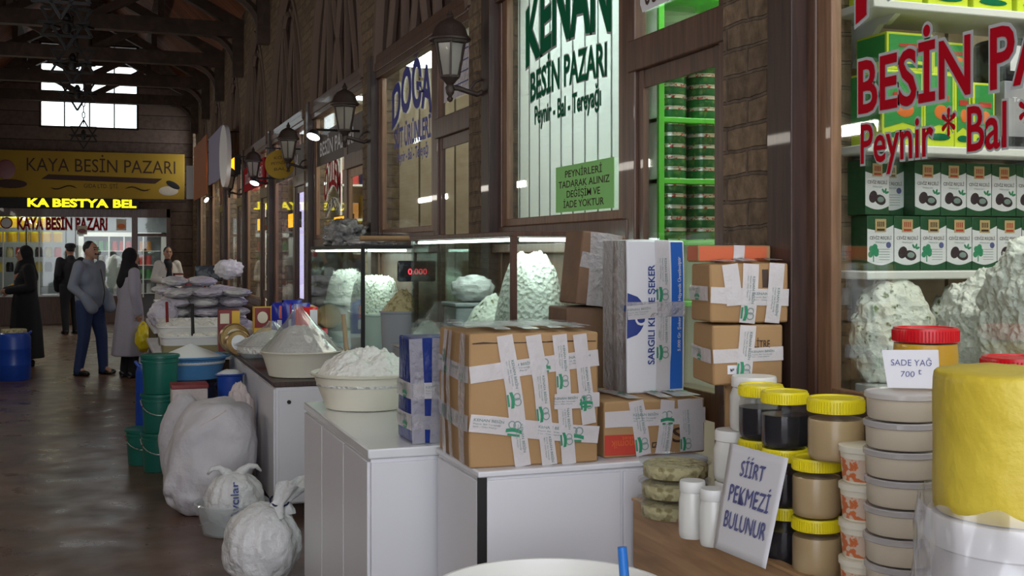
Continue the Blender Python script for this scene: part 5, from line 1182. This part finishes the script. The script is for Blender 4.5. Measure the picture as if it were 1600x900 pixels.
MB().lathe([(.15, -.015), (.155, -.01), (.155, .01), (.15, .015)], 40, Matrix.Rotation(math.pi / 2, 4, 'X')).build('board', 'banner', t); MB().bar((-.15, 0, .17), (2 - p.x, 0, .17), .015).build('bracket', 'black', t); MB().bar((0, 0, .15), (0, 0, .17), .01).build('hook', 'black', t)
for k, s in enumerate(('KÖY', 'PEYNİRİ', 'BAL')): text('lettering', s, t, (-.09 + (.03 if k != 1 else 0), -.0165, .05 - .06 * k), (1, 0, .12), UZ, (.12, .18, .12)[k], .030, 'bannerbrown', .0)
def wallcloth(label, px, py, X, w, h, mat):
    p = onx(px, X, py); t = E('hanging_sign', label, 'sign', p); MB().bx(-.012, .012, -w / 2, w / 2, -h / 2, h / 2).build('board', mat, t, bevel=.004)
    for s in (-.4, .4): MB().tube([(0, w * s, h * .4), (XR - p.x + .01, w * s, h * .4)], .012, 8).build('bracket', 'black', t)
wallcloth('pale lilac cloth sign hung along the far wall', 337, 245, 1.74, 2.4, .80, 'lilaccloth'); wallcloth('orange brown cloth sign hung beyond the lilac one', 313, 265, 1.72, 2.9, 1.05, 'orangecloth')
signboard('hanging_sign', 'narrow white sign with dark lines at the end of the wall', 297, 285, 1.85, .16, .75, 'paper')
p = onx(352, 1.68, 244); t = E('oval_sign', 'thin white edged oval sign seen almost edge on beside orange letters', 'sign', p); mx = Matrix.Rotation(math.pi / 2 + .16, 4, 'Z') @ Matrix.Rotation(math.pi / 2, 4, 'X') @ Matrix.Diagonal((.62, 1.25, 1, 1))
MB().lathe([(.345, -.03), (.36, -.03), (.36, .03), (.345, .03)], 44, mx).build('rim', 'signwhite', t); MB().lathe([(0, -.02), (.35, -.02), (.35, .02), (0, .02)], 44, mx).build('face', 'greyplastic', t); MB().bar((0, 0, 0), (2 - p.x + .01, 0, 0), .02).build('bracket', 'black', t)
for px, lab in ((346, 'orange lit letter panel left of the oval sign'), (364, 'orange lit letter panel right of the oval sign')):
    p = onx(px, 1.93, 262); t = E('led_sign', lab, 'sign', p); MB().bx(-.03, .06, -.55, .55, -.14, .16).build('housing', 'black', t); MB().bx(-.035, -.03, -.5, .5, -.10, .12).build('lit_panel', 'ledorange', t)
# lit panels and goods in the far shops
for i, py, mat, lab in ((3, 1.86, 'ledorange', 'orange lit letter panel low in the pink lettered window'), (4, 1.98, 'ledorange', 'orange lit letter panel inside the lilac shop'), (5, 2.0, 'ledorange', 'orange lit letter panel inside the red fascia shop')):
    y = piers[i] + PH + .95; t = E('led_sign', lab, 'sign', (XR + .10, y, py)); MB().bx(0, .03, 0, .80, -.09, .09).build('housing', 'black', t); MB().bx(-.004, 0, .02, .78, -.08, .08).build('lit_panel', mat, t)
for i, mat, lab in ((4, 'purplelight', 'tall lilac lit panel standing in the shop window'), (6, 'purplelight', 'lilac lit panel in a far shop window'), (4, 'bluelit', 'tall blue lit panel beside the lilac one')):
    y = piers[i] + PH + (1.0 if mat != 'bluelit' else .2); t = E('lit_panel', lab, 'panel', (XR + .17, y, 1.0)); MB().bx(0, .03, 0, .5, 0, 1.5).build('case', 'white', t); MB().bx(-.003, 0, .02, .48, .02, 1.48).build('light_face', mat, t)
t = E('fascia_sign', 'dull red fascia sign above a far shop window', 'sign', (XR + .005, piers[5] + PH + .05, 2.5)); MB().bx(-.03, .0, 0, 2.3, 0, .34).build('board', 'signred', t); text('lettering', 'DOĞAL SÜT ÜRÜNLERİ', t, (-.032, 2.1, .1), UX, UZ, 1.9, .14, 'paper', .01)
for i in (3, 4):
    t = E('glass_lettering', ('white lettering strip high on the pink lettered front', 'white lettering strip high on the lilac front')[i - 3], 'sign', (XR + .03, piers[i] + PH + .1, 2.5)); MB().bx(0, .004, 0, 2.2, -.04, .28).build('strip', 'darkwood', t); text('lettering', ('BESİN PAZARI', 'PEYNİR BAL')[i - 3], t, (-.003, 2.0, .05), UX, UZ, 1.6, .13, 'paper', .02)
# goods shelves on the party walls of the far shops
cols = [(.5, .05, .05), (.55, .40, .05), (.06, .10, .40), (.55, .55, .56), (.05, .25, .08), (.50, .22, .05)]
MT.update({'goods%d' % k: M('packet colour %d' % k, c_, .4) for k, c_ in enumerate(cols)})
for i in (3, 4, 5, 6, 7):
    yw = piers[i + 1] - .07 if i + 1 < len(piers) else YEND - .3
    s = E('goods_shelf', 'shelf of packets on the side wall of shop %s along the row' % ORD[i], 'shelf', (XR + .28, yw, 0))
    for z in (.9, 1.25, 1.6, 1.95, 2.3): MB().bx(0, .8, -.25, 0, z - .02, z).build('shelf_board', 'whiteplastic', s)
    for x in (0, .78): MB().bx(x, x + .02, -.25, 0, 0, 2.6).build('upright', 'whiteplastic', s)
    for r, z in enumerate((1.25, 1.6, 1.95, 2.3)):
        for c_ in range(4):
            h = .16 + .08 * ((r * 3 + c_ * 5 + i) % 3) / 2; b = MB().bx(-.07, .07, -.14, .02, 0, h).build('goods_packet', 'goods%d' % ((r + c_ * 2 + i) % 6), None, bevel=.006); b.location = (XR + .28 + .13 + .18 * c_, yw - .06, z + .001)
            tag(b, 'packet in far shop %s: %s shelf, %s from the left' % (ORD[i], ORD[r], ORD[c_]), 'packet', 'packets on the far shop shelves')
# ---------------------------------------------------------------- star chandeliers on chains
CHX = -.37
def chandelier(label, y, z):
    t = E('star_chandelier', label, 'chandelier', (CHX, y, z), 'star shaped chandeliers'); R = .30
    for nm, a0 in (('star_frame', .0), ('star_frame', math.pi / 3)):
        m = MB(); pts = [V((R * math.cos(a0 + 2 * math.pi * k / 3 + math.pi / 2), 0, R * math.sin(a0 + 2 * math.pi * k / 3 + math.pi / 2))) for k in range(3)]
        for k in range(3): m.bar(pts[k], pts[(k + 1) % 3], .028)
        m.build(nm, 'black', t)
        m = MB(); pts = [V((R * math.cos(a0 + 2 * math.pi * k / 3 + .4), R * math.sin(a0 + 2 * math.pi * k / 3 + .4), -.03)) for k in range(3)]
        for k in range(3): m.bar(pts[k], pts[(k + 1) % 3], .024)
        m.build('ring_star', 'black', t)
    MB().lathe([(.03, -.12), (.05, -.08), (.035, -.02), (.05, .05), (.02, .1)], 12).build('hub', 'black', t)
    m = MB(); zt = 7.5 - z; n = int(zt / .12)
    for k in range(n): zc = .28 + .12 * k; m.tube([(.03 * math.cos(a) * (1 if k % 2 else 0), .03 * math.cos(a) * (0 if k % 2 else 1), zc + .07 * math.sin(a)) for a in [2 * math.pi * q / 8 for q in range(9)]], .010, 5)
    m.build('chain', 'black', t); return t
ch = chandelier('star shaped iron chandelier nearest the camera at the top of the picture', 11.7, 4.12)
for k, (y, lab) in enumerate(((13.5, 'second star shaped chandelier along the aisle'), (16.2, 'third star shaped chandelier before the gable window'), (19.2, 'fourth star shaped chandelier before the gable window'), (25.6, 'farthest star shaped chandelier just above the yellow banner'))): clone(ch, (CHX, y, 4.12 - .05 * (k > 2)), 0, lab)
# ---------------------------------------------------------------- the shop across the end of the aisle
EY = 27.9
t = E('shop_banner', 'long yellow banner with brown serif lettering across the end wall', 'banner', (-2.55, EY + .1, 2.84)); BW, BH = 4.36, 1.06
MB().bx(0, BW, -.05, .05, 0, BH).build('board', 'banner', t, bevel=.01); MB().bx(-.03, BW + .03, -.07, .07, -.06, 0).build('lower_rail', 'beam', t)
text('lettering', 'KAYA BESİN PAZARI', t, (.95, -.052, .60), (1, 0, 0), UZ, 3.20, .29, 'bannerbrown', .0)
MB().poly([(1.25, -.052, .42), (3.70, -.052, .36), (3.86, -.052, .48), (1.40, -.052, .53)], .002, (0, -1, 0)).build('ribbon', 'bannerbrown', t, 0)
m = MB(); m.tube([(1.45 + .55 * k / 8, -.052, .24 + .04 * math.sin(k / 8 * 6.28 + 3.4)) for k in range(9)], [.004] + [.016] * 7 + [.004], 6); m.build('flourish', 'bannerbrown', t); m = MB(); m.tube([(3.05 + .55 * k / 8, -.052, .24 - .04 * math.sin(k / 8 * 6.28 + 3.1)) for k in range(9)], [.004] + [.016] * 7 + [.004], 6); m.build('flourish', 'bannerbrown', t)
text('lettering', 'GIDA LTD. ŞTİ.', t, (2.15, -.052, .24), (1, 0, 0), UZ, .75, .09, 'bannerbrown', .0)
m = MB(); m.ell((4.0, -.052, .20), (.22, .004, .11)); m.build('cheese_picture', 'tubcream', t); m = MB(); m.ell((4.1, -.056, .34), (.17, .004, .07), 16, 8, Matrix.Rotation(.5, 4, 'Y')); m.build('olive_picture', 'black', t)
m = MB(); m.ell((.52, -.052, .62), (.20, .004, .22)); m.build('jar_picture', 'packmaroon', t); m = MB(); m.ell((.62, -.056, .30), (.34, .004, .10)); m.build('plate_picture', 'bannerbrown', t)
t = E('led_sign', 'glowing yellow scrolling letter sign under the banner', 'sign', (-1.56, EY - .1, 2.58)); MB().bx(-.9, 2.35, -.04, .1, .03, .245).build('housing', 'black', t); [text('lettering', s_, t, (x_, -.045, .055), (1, 0, 0), UZ, w_, .17, 'ledyellow', .035) for s_, x_, w_ in (('KA', .0, .42), ('BESTYA', .52, 1.15), ('BEL', 1.80, .48))]
SY = EY + .25
f = MB()
for x in (-2.5, 1.46): f.bx(x - .05, x + .05, SY - .06, SY + .06, 0, 2.62)
f.bx(-2.5, 1.5, SY - .06, SY + .06, 2.42, 2.62); f.bx(.64, .77, SY - .08, SY + .06, 0, 2.62); f.bx(.77, 1.42, SY - .04, SY + .04, 1.98, 2.05)
o = f.build('window_12', 'wood', None, bevel=.004); struct(o, 'glazed front of the shop at the end of the aisle', 'shopfront window')
MB().bx(-2.45, .64, SY - .004, SY + .004, .66, 2.42).build('pane', 'glass', o); MB().bx(.77, 1.42, SY - .004, SY + .004, .66, 2.42).build('pane', 'glass', o)
m = MB()
for x in (-2.1, -1.35, -.58): m.bx(x - .012, x + .012, SY - .02, SY + .02, .66, 2.42)
m.build('glazing_bar', 'whiteplastic', o)
text('lettering_outline', 'KAYA BESİN PAZARI', o, (-1.80, SY - .012, 2.13), (1, 0, 0), UZ, 1.90, .26, 'signwhite', .06); text('lettering', 'KAYA BESİN PAZARI', o, (-1.80, SY - .016, 2.13), (1, 0, 0), UZ, 1.90, .26, 'signred', .02)
m = MB(); m.lathe([(0, 0), (.13, 0), (.13, .004), (0, .004)], 28, Matrix.Translation((-2.03, SY - .02, 2.27)) @ Matrix.Rotation(math.pi / 2, 4, 'X')); m.build('round_decal', 'signred', o)
m = MB(); m.lathe([(.09, 0), (.105, 0), (.105, .004), (.09, .004)], 28, Matrix.Translation((-2.03, SY - .026, 2.27)) @ Matrix.Rotation(math.pi / 2, 4, 'X')); m.build('decal_ring', 'signwhite', o)
cb = E('shop_counter', 'brown shop counter across the foot of the end shop', 'counter', (-2.45, SY - .42, 0)); MB().bx(0, 3.05, 0, .36, 0, .62).build('front', 'wood', cb, bevel=.004); MB().bx(-.02, 3.07, -.03, .37, .62, .66).build('worktop', 'whitetop', cb, bevel=.004)
for k, (x, lab) in enumerate(((-1.9, 'tub of yellow cheese at the left end of the end shop counter'), (-1.55, 'green edged tub of olives on the end shop counter'), (-.55, 'tub heaped with white cheese on the end shop counter'), (-.02, 'second heaped white cheese tub on the end shop counter'), (.40, 'white cheese tub by the post of the end shop'))):
    tubof('cheese_tub', lab, (x, SY - .24, .661), .17, .13, ('whiteplastic', 'greenbucket', 'whiteplastic', 'lightblue', 'whiteplastic')[k], ('butter', 'shred', 'cheese', 'cheese', 'cheese')[k], (.12, .06, .26, .22, .2)[k], 60 + k, amp=.3)
for k in range(2): tag(blob('cheese_sack', 'plasticbag', None, (-.30 + .56 * k, SY + .40, 1.03), (.24, .2, .52), 90 + k, .12, 2.5, 4, .55), ('tall white cheese bag behind the glass of the end shop', 'second tall white cheese bag behind the glass of the end shop')[k], 'bag')
rm = E('stock_block', 'low white platform behind the end shop glass', 'platform', (-.65, SY + .1, 0)); MB().bx(0, 1.25, 0, .60, 0, .548).build('body', 'white', rm)
# room of the end shop
m = MB().bx(-2.9, 2.2, 30.6, 30.7, 0, 2.7).bx(-2.9, -2.8, 28.5, 30.6, 0, 2.7)
struct(m.build('wall_end_shop', 'greyplastic', smooth=0), 'pale inner walls of the end shop', 'wall')
struct(MB().bx(-2.9, 2.2, 28.46, 30.7, 2.68, 2.74).build('trim_2', 'whitepaint', smooth=0), 'white ceiling of the end shop', 'ceiling')
area('end_shop_light', (-.6, 29.3, 2.6), (3.4, 1.2), 46, (1, .98, .92))
for k, (x, y) in enumerate(((-2.2, 28.7), (-1.85, 29.0), (-1.45, 28.6), (-.6, 28.9), (.35, 28.7))):
    t = E('ceiling_spot', 'round lamp under the end shop ceiling, %s from the left' % ORD[k], 'lamp', (x, y, 2.67)); MB().lathe([(.09, -.05), (.11, -.02), (.11, 0)], 20).build('housing', 'white', t); MB().lathe([(0, -.055), (.085, -.055), (.085, -.05), (0, -.05)], 20).build('lens', 'tube', t)
rk = E('stock_rack', 'black wire rack of yellow tubs in the end shop', 'rack', (-2.55, 29.6, 0))
for z in (.8, 1.15, 1.5, 1.85, 2.2): MB().bx(0, 1.75, -.3, .1, z - .015, z).build('shelf_board', 'greyplastic', rk)
for x in (0, .85, 1.72): MB().bx(x, x + .03, -.3, -.27, 0, 2.5).build('upright', 'black', rk)
yt = None
for r, z in enumerate((1.85, 2.2)):
    for k in range(7):
        lab = 'yellow tub on the rack of the end shop, %s row, %s from the left' % (('lower', 'upper')[r], ORD[k]); loc = (-2.48 + .245 * k, 29.45, z + .001)
        if yt is None:
            yt = E('yellow_tub', lab, 'tub', loc, 'yellow tubs on the end shop rack'); MB().lathe([(.10, 0), (.11, .02), (.112, .2)], 20).build('body', 'butter', yt); MB().lathe([(.116, .2), (.118, .235), (.1, .24), (0, .24)], 20).build('lid', 'yellowlid', yt)
        else: clone(yt, loc, 0, lab)
for r, z in enumerate((1.15, 1.5)):
    for k in range(8):
        b = MB().lathe([(.08, 0), (.085, .01), (.085, .17), (.07, .2), (.07, .23), (0, .23)], 14).build('stock_jar', ('goods0', 'goods1', 'molasses', 'shred')[(k + r) % 4], None); b.location = (-2.47 + .21 * k, 29.45, z + .001)
        tag(b, 'jar on the wire rack of the end shop, %s row, %s from the left' % (('lower', 'upper')[r], ORD[k]), 'jar', 'jars on the end shop rack')
dc = E('drinks_cabinet', 'white framed display cabinet of cans in the end shop', 'cabinet', (-.55, 29.9, 0)); 
MB().bx(0, 2.05, .4, .45, 0, 2.1).build('back', 'greyplastic', dc)
m = MB().bx(0, .12, 0, .45, 0, 2.1).bx(1.93, 2.05, 0, .45, 0, 2.1).bx(0, 2.05, 0, .45, 2.0, 2.1); m.build('frame', 'whiteplastic', dc)
for x in (.7, 1.05, 1.5): MB().bx(x - .015, x + .015, 0, .02, .5, 2.0).build('mullion', 'whiteplastic', dc)
for z in (.6, .95, 1.3, 1.65): MB().bx(.12, 1.93, .05, .4, z - .015, z).build('shelf_board', 'whiteplastic', dc)
for r, z in enumerate((.6, .95, 1.3, 1.65)):
    for k in range(10):
        b = MB().lathe([(.06, 0), (.065, .01), (.065, .2), (.055, .24), (0, .24)], 12).build('stock_can', ('goods0', 'goods5', 'goods3', 'goods4')[(r + k // 4) % 4], None); b.location = (-.55 + .20 + .16 * k, 30.08, z + .001)
        tag(b, 'can in the white framed cabinet, %s shelf up, %s from the left' % (ORD[r], ORD[k]), 'can', 'cans in the end shop cabinet')
t = E('picture_card', 'small orange picture card taped high on the end shop glass', 'card', (.30, SY - .03, 2.12)); MB().bx(0, .22, -.002, .002, 0, .26).build('sheet', 'tubcream', t); m = MB(); m.ell((.11, -.003, .09), (.09, .002, .06)); m.build('picture', 'orangeprint', t)
t = E('picture_card', 'small picture card taped lower on the end shop glass', 'card', (-.55, SY - .03, 2.02)); MB().bx(0, .22, -.002, .002, 0, .20).build('sheet', 'tubcream', t); m = MB(); m.ell((.11, -.003, .08), (.09, .002, .05)); m.build('picture', 'packmaroon', t)
# ---------------------------------------------------------------- people
def person(label, loc, rz, h=1.72, w=1., pose=None, top=None, legs='jeans', hat=None, mous=False, dress=None, scarf=None, hair='hair', hands='pocket', shoes='shoe', shirt=None):
    """local frame: faces -Y, x to its left"""
    t = E('person', label, 'person', loc, None, rz); k = h / 1.75
    def S(x, y, z): return V((x * k, y * k, z * k))
    hd = S(0, -.02, 1.625)
    stance = pose or dict(lf=(.10, .02), rf=(-.10, -.02))
    L = {}
    for sd, nm in ((1, 'lf'), (-1, 'rf')):
        fx, fy = stance[nm]; L[sd] = [S(.095 * sd, 0, .93), S(.5 * (.1 * sd) + .5 * fx, fy * .5 - .03, .50), S(fx, fy + .02, .09)]
    A_ = {}
    for sd in (1, -1):
        hm = hands if isinstance(hands, str) else hands[sd]
        sh = S(.185 * sd * w, 0, 1.42)
        if hm == 'pocket': el, wr = S(.245 * sd * w, .05, 1.15), S(.205 * sd * w, -.13, 1.0)
        elif hm == 'front': el, wr = S(.25 * sd * w, .02, 1.14), S(.10 * sd, -.25, 1.10)
        elif hm == 'fwd': el, wr = S(.26 * sd * w, -.02, 1.15), S(.24 * sd * w, -.16, .92)
        else: el, wr = S(.255 * sd * w, .03, 1.14), S(.25 * sd * w, -.03, .88)
        A_[sd] = (sh, el, wr, hm)
    b = MB()
    b.ell(hd, (.074 * k, .094 * k, .112 * k), 20, 14); b.ell(hd + S(0, -.03, -.055), (.056 * k, .062 * k, .060 * k), 16, 10); b.cap(S(0, .01, 1.42), .060 * k, S(0, .0, 1.56), .054 * k)
    b.cap(hd + S(0, -.088, .012), .010 * k, hd + S(0, -.106, -.028), .017 * k); b.ell(hd + S(0, -.080, .028), (.050 * k, .018 * k, .011 * k)); b.ell(hd + S(0, -.086, -.062), (.024 * k, .012 * k, .010 * k)); b.ell(hd + S(0, -.075, -.098), (.026 * k, .022 * k, .018 * k))
    for sd in (1, -1): b.ell(hd + S(.074 * sd, .008, -.010), (.011 * k, .020 * k, .030 * k))
    b.cap(S(0, 0, 1.0), .13 * k * w, S(0, 0, 1.30), .14 * k * w); b.cap(S(-.12 * w, 0, 1.38), .07 * k, S(.12 * w, 0, 1.38), .07 * k)
    for sd in (1, -1): b.chain(L[sd], [.085 * k, .055 * k, .042 * k]); b.cap(L[sd][2], .04 * k, L[sd][2] + S(0, -.12, -.05), .03 * k)
    for sd in (1, -1):
        sh, el, wr, hm = A_[sd]; b.chain([sh, el, wr], [.052 * k, .041 * k, .030 * k]); d = (wr - el).normalized(); s_ = V((1, 0, 0)).cross(d).normalized(); n_ = d.cross(s_).normalized()
        palm = wr + d * .055 * k; b.cap(wr, .028 * k, palm, .030 * k); b.cap(palm + s_ * .018 * k, .02 * k, palm - s_ * .022 * k, .02 * k)
        for q in range(4):
            o_ = palm + s_ * (.026 - .018 * q) * k; ln = (.062, .072, .068, .052)[q] * k; m1 = o_ + d * ln * .6 - n_ * sd * .010 * k; b.chain([o_, m1, m1 + d * ln * .45 - n_ * sd * .030 * k], [.0095 * k, .009 * k, .0075 * k])
        th = wr + d * .025 * k + s_ * .03 * k; b.chain([th, th + (d * .6 + s_ * .8) * .035 * k, th + (d * 1.2 + s_ * .9) * .05 * k], [.012 * k, .011 * k, .008 * k])
    fuse('body', b, 'skin', t, .0095, 3)
    e = MB()
    for sd in (1, -1): e.ell(hd + S(.031 * sd, -.083, .010), (.013 * k, .008 * k, .007 * k))
    e.build('eyes', 'eye', t)
    e = MB()
    for sd in (1, -1): e.cap(hd + S(.016 * sd, -.093, .032), .006 * k, hd + S(.05 * sd, -.082, .034), .005 * k)
    e.build('eyebrows', 'hair', t)
    if mous: e = MB(); e.cap(hd + S(-.028, -.092, -.050), .009 * k, hd + S(.028, -.092, -.050), .009 * k); e.build('moustache', 'hair', t)
    if scarf:
        s = MB(); s.ell(hd + S(0, .022, .012), (.092 * k, .105 * k, .124 * k), 20, 14); s.cap(hd + S(0, .05, -.08), .088 * k, S(0, .02, 1.42), .125 * k); s.cap(hd + S(0, -.02, -.13), .07 * k, S(0, -.05, 1.37), .11 * k); s.cap(S(-.10, .01, 1.40), .095 * k, S(.10, .01, 1.40), .095 * k); s.cap(S(0, .05, 1.30), .13 * k, S(0, .04, 1.44), .10 * k)
        fuse('headscarf', s, scarf, t, .012, 4)
    else:
        s = MB(); s.ell(hd + S(0, .022, .030), (.080 * k, .090 * k, .094 * k), 20, 14); fuse('hair', s, hair, t, .012, 3)
        if hat: s = MB(); s.lathe([(.098 * k, 0), (.104 * k, .02), (.092 * k, .07), (.05 * k, .09), (.0, .094)], 24, Matrix.Translation(hd + S(0, .015, .045))); s.cap(hd + S(-.05, -.10, .052), .012, hd + S(.05, -.10, .052), .012); s.build('cap', hat, t)
    if dress:
        mat, hem = dress; s = MB()
        prof = [(S(0, 0, 1.44), .10, .07), (S(0, 0, 1.40), .19, .10), (S(0, 0, 1.28), .205, .135), (S(0, 0, 1.08), .195, .14), (S(0, 0, .92), .225, .165), (S(0, .01, .6), .245, .19), (S(0, .015, hem), .265, .215)]
        vs = []; n = 40
        for j, (c, rx, ry) in enumerate(prof):
            for i in range(n):
                a = 2 * math.pi * i / n; wv = 1 + (.05 * math.sin(a * 7 + j * .2) * max(0, (j - 3)) / 3); vs.append(c + V((rx * k * w * wv * math.cos(a), ry * k * w * wv * math.sin(a), 0)))
        nj = len(prof); s.add(vs, [(j * n + i, j * n + (i + 1) % n, (j + 1) * n + (i + 1) % n, (j + 1) * n + i) for j in range(nj - 1) for i in range(n)] + [tuple(range(n)), tuple((nj - 1) * n + i for i in reversed(range(n)))])
        for sd in (1, -1): sh, el, wr, hm = A_[sd]; s.chain([sh + S(-.02 * sd, 0, -.01), el, wr], [.082 * k, .066 * k, .056 * k])
        fuse('coat', s, mat, t, .014, 3)
        if shirt: s = MB(); s.cap(S(0, -.085, 1.10), .085 * k, S(0, -.045, 1.40), .085 * k); s.cap(S(0, 0, 1.42), .08 * k, S(0, 0, 1.47), .07 * k); fuse('shirt', s, shirt, t, .012, 3)
    if top:
        s = MB(); s.cap(S(0, .005, 1.00), .165 * k * w, S(0, .0, 1.28), .165 * k * w); s.cap(S(-.075 * w, 0, 1.02), .125 * k, S(.075 * w, 0, 1.02), .125 * k); s.cap(S(-.13 * w, .01, 1.37), .085 * k, S(.13 * w, .01, 1.37), .085 * k); s.cap(S(-.08 * w, -.02, 1.26), .13 * k, S(.08 * w, -.02, 1.26), .13 * k); s.cap(S(0, .02, 1.42), .085 * k, S(0, .018, 1.465), .076 * k)
        if w > 1.02: s.ell(S(0, -.06, 1.08), (.17 * k, .15 * k, .16 * k))
        for sd in (1, -1): sh, el, wr, hm = A_[sd]; s.chain([sh, el, wr.lerp(el, .06)], [.076 * k, .064 * k, .050 * k]); hm == 'pocket' and s.cap(wr + S(0, .02, .02), .068 * k, wr + S(-.05 * sd, -.05, -.12), .078 * k)
        fuse('jacket', s, top, t, .012, 4)
        z_ = MB(); z_.tube([S(0, -.155 * w, 1.38), S(0, -.185 * w, 1.25), S(0, -.215 * w if w > 1.02 else -.18, 1.08), S(0, -.19 * w, .93)], .006, 6); z_.build('zip', 'black', t)
    if not dress or dress[1] > .2:
        s = MB(); s.cap(S(-.06 * w, 0, .95), .125 * k, S(.06 * w, 0, .95), .125 * k)
        for sd in (1, -1): s.chain([L[sd][0], L[sd][1], L[sd][2]], [.110 * k * min(w, 1.08), .078 * k, .062 * k]); s.cap(L[sd][2], .062 * k, L[sd][2] + S(0, -.01, -.03), .062 * k)
        fuse('trousers', s, legs, t, .012, 3)
    s = MB()
    for sd in (1, -1):
        f_ = L[sd][2]; s.cap(V((f_.x, f_.y + .02, .055)), .050, V((f_.x, f_.y - .03, .05)), .048); s.cap(V((f_.x, f_.y - .03, .045)), .045, V((f_.x + .015 * sd, f_.y - .15, .034)), .034); s.bx(f_.x - .04, f_.x + .04, f_.y - .16, f_.y + .06, 0.002, .022)
    fuse('shoes', s, shoes, t, .010, 2)
    return t
R = math.radians
pm = onz(140, 586, 0); person('moustached man in a blue grey jacket and jeans, hands in his pockets', (pm.x, pm.y, 0), R(52), 1.76, 1.10, dict(lf=(.17, -.10), rf=(-.13, .05)), 'bluegrey', 'jeans', None, True)
pw = onz(203, 590, 0); person('woman in a long grey coat and black headscarf carrying a yellow bag', (pw.x, pw.y, 0), R(108), 1.66, 1.02, None, None, 'blackcloth', None, False, ('greycoat', .30), 'blackcloth', hands={1: 'down', -1: 'down'})
pb = onz(40, 572, 0); person('woman all in black robes seen at the left edge of the aisle', (pb.x, pb.y, 0), R(-75), 1.70, 1.12, None, None, 'blackcloth', None, False, ('blackcloth', .12), 'blackcloth', hands={1: 'front', -1: 'front'})
pd = onz(110, 522, 0); person('man in dark clothes and a flat cap standing behind the jacketed man', (pd.x, pd.y, 0), R(200), 1.78, 1.08, None, 'darkcloth', 'darkcloth', 'darkcloth')
pv = at(262, 400, 21.2); person('vendor in a white coat with a dark scarf behind the farthest table', (pv.x, pv.y, 0), R(10), 1.72, 1.0, None, None, 'darkcloth', None, False, ('whitecloth', .35), None, hands='front', shirt='darkcloth'); 
t = E('dark_scarf', 'dark scarf hanging down the front of the vendor in white', 'scarf', (pv.x, pv.y, 0), None, R(10)) if 0 else None
# bags they carry
hx = V((-.335, -.06, .80)); rot = Matrix.Rotation(R(108), 4, 'Z'); hw_ = V((pw.x, pw.y, 0)) + rot @ (hx * .95)
def carrybag(name, label, c, r, mat, seed):
    t = E(name, label, 'bag', (c.x, c.y, c.z - .40)); 
    blob('body', mat, t, (0, 0, .16), r, seed, .16, 2.4, 4)
    m = MB()
    for s in (-1, 1): m.tube([(s * .05, 0, .27), (s * .03, 0, .33), (0, 0, .375)], [.03, .018, .010], 8)
    m.build('handle', mat, t, 180); return t
MT['yellowbag'] = M('yellow plastic bag', (.72, .58, .02), .3, bump=(20, .5))
carrybag('carrier_bag', 'bright yellow carrier bag in the hand of the woman in grey', hw_, (.095, .13, .17), 'yellowbag', 3)
carrybag('carrier_bag', 'small white carrier bag beside the yellow one', hw_ + V((.17, .06, .01)), (.07, .09, .16), 'plasticbag', 8)
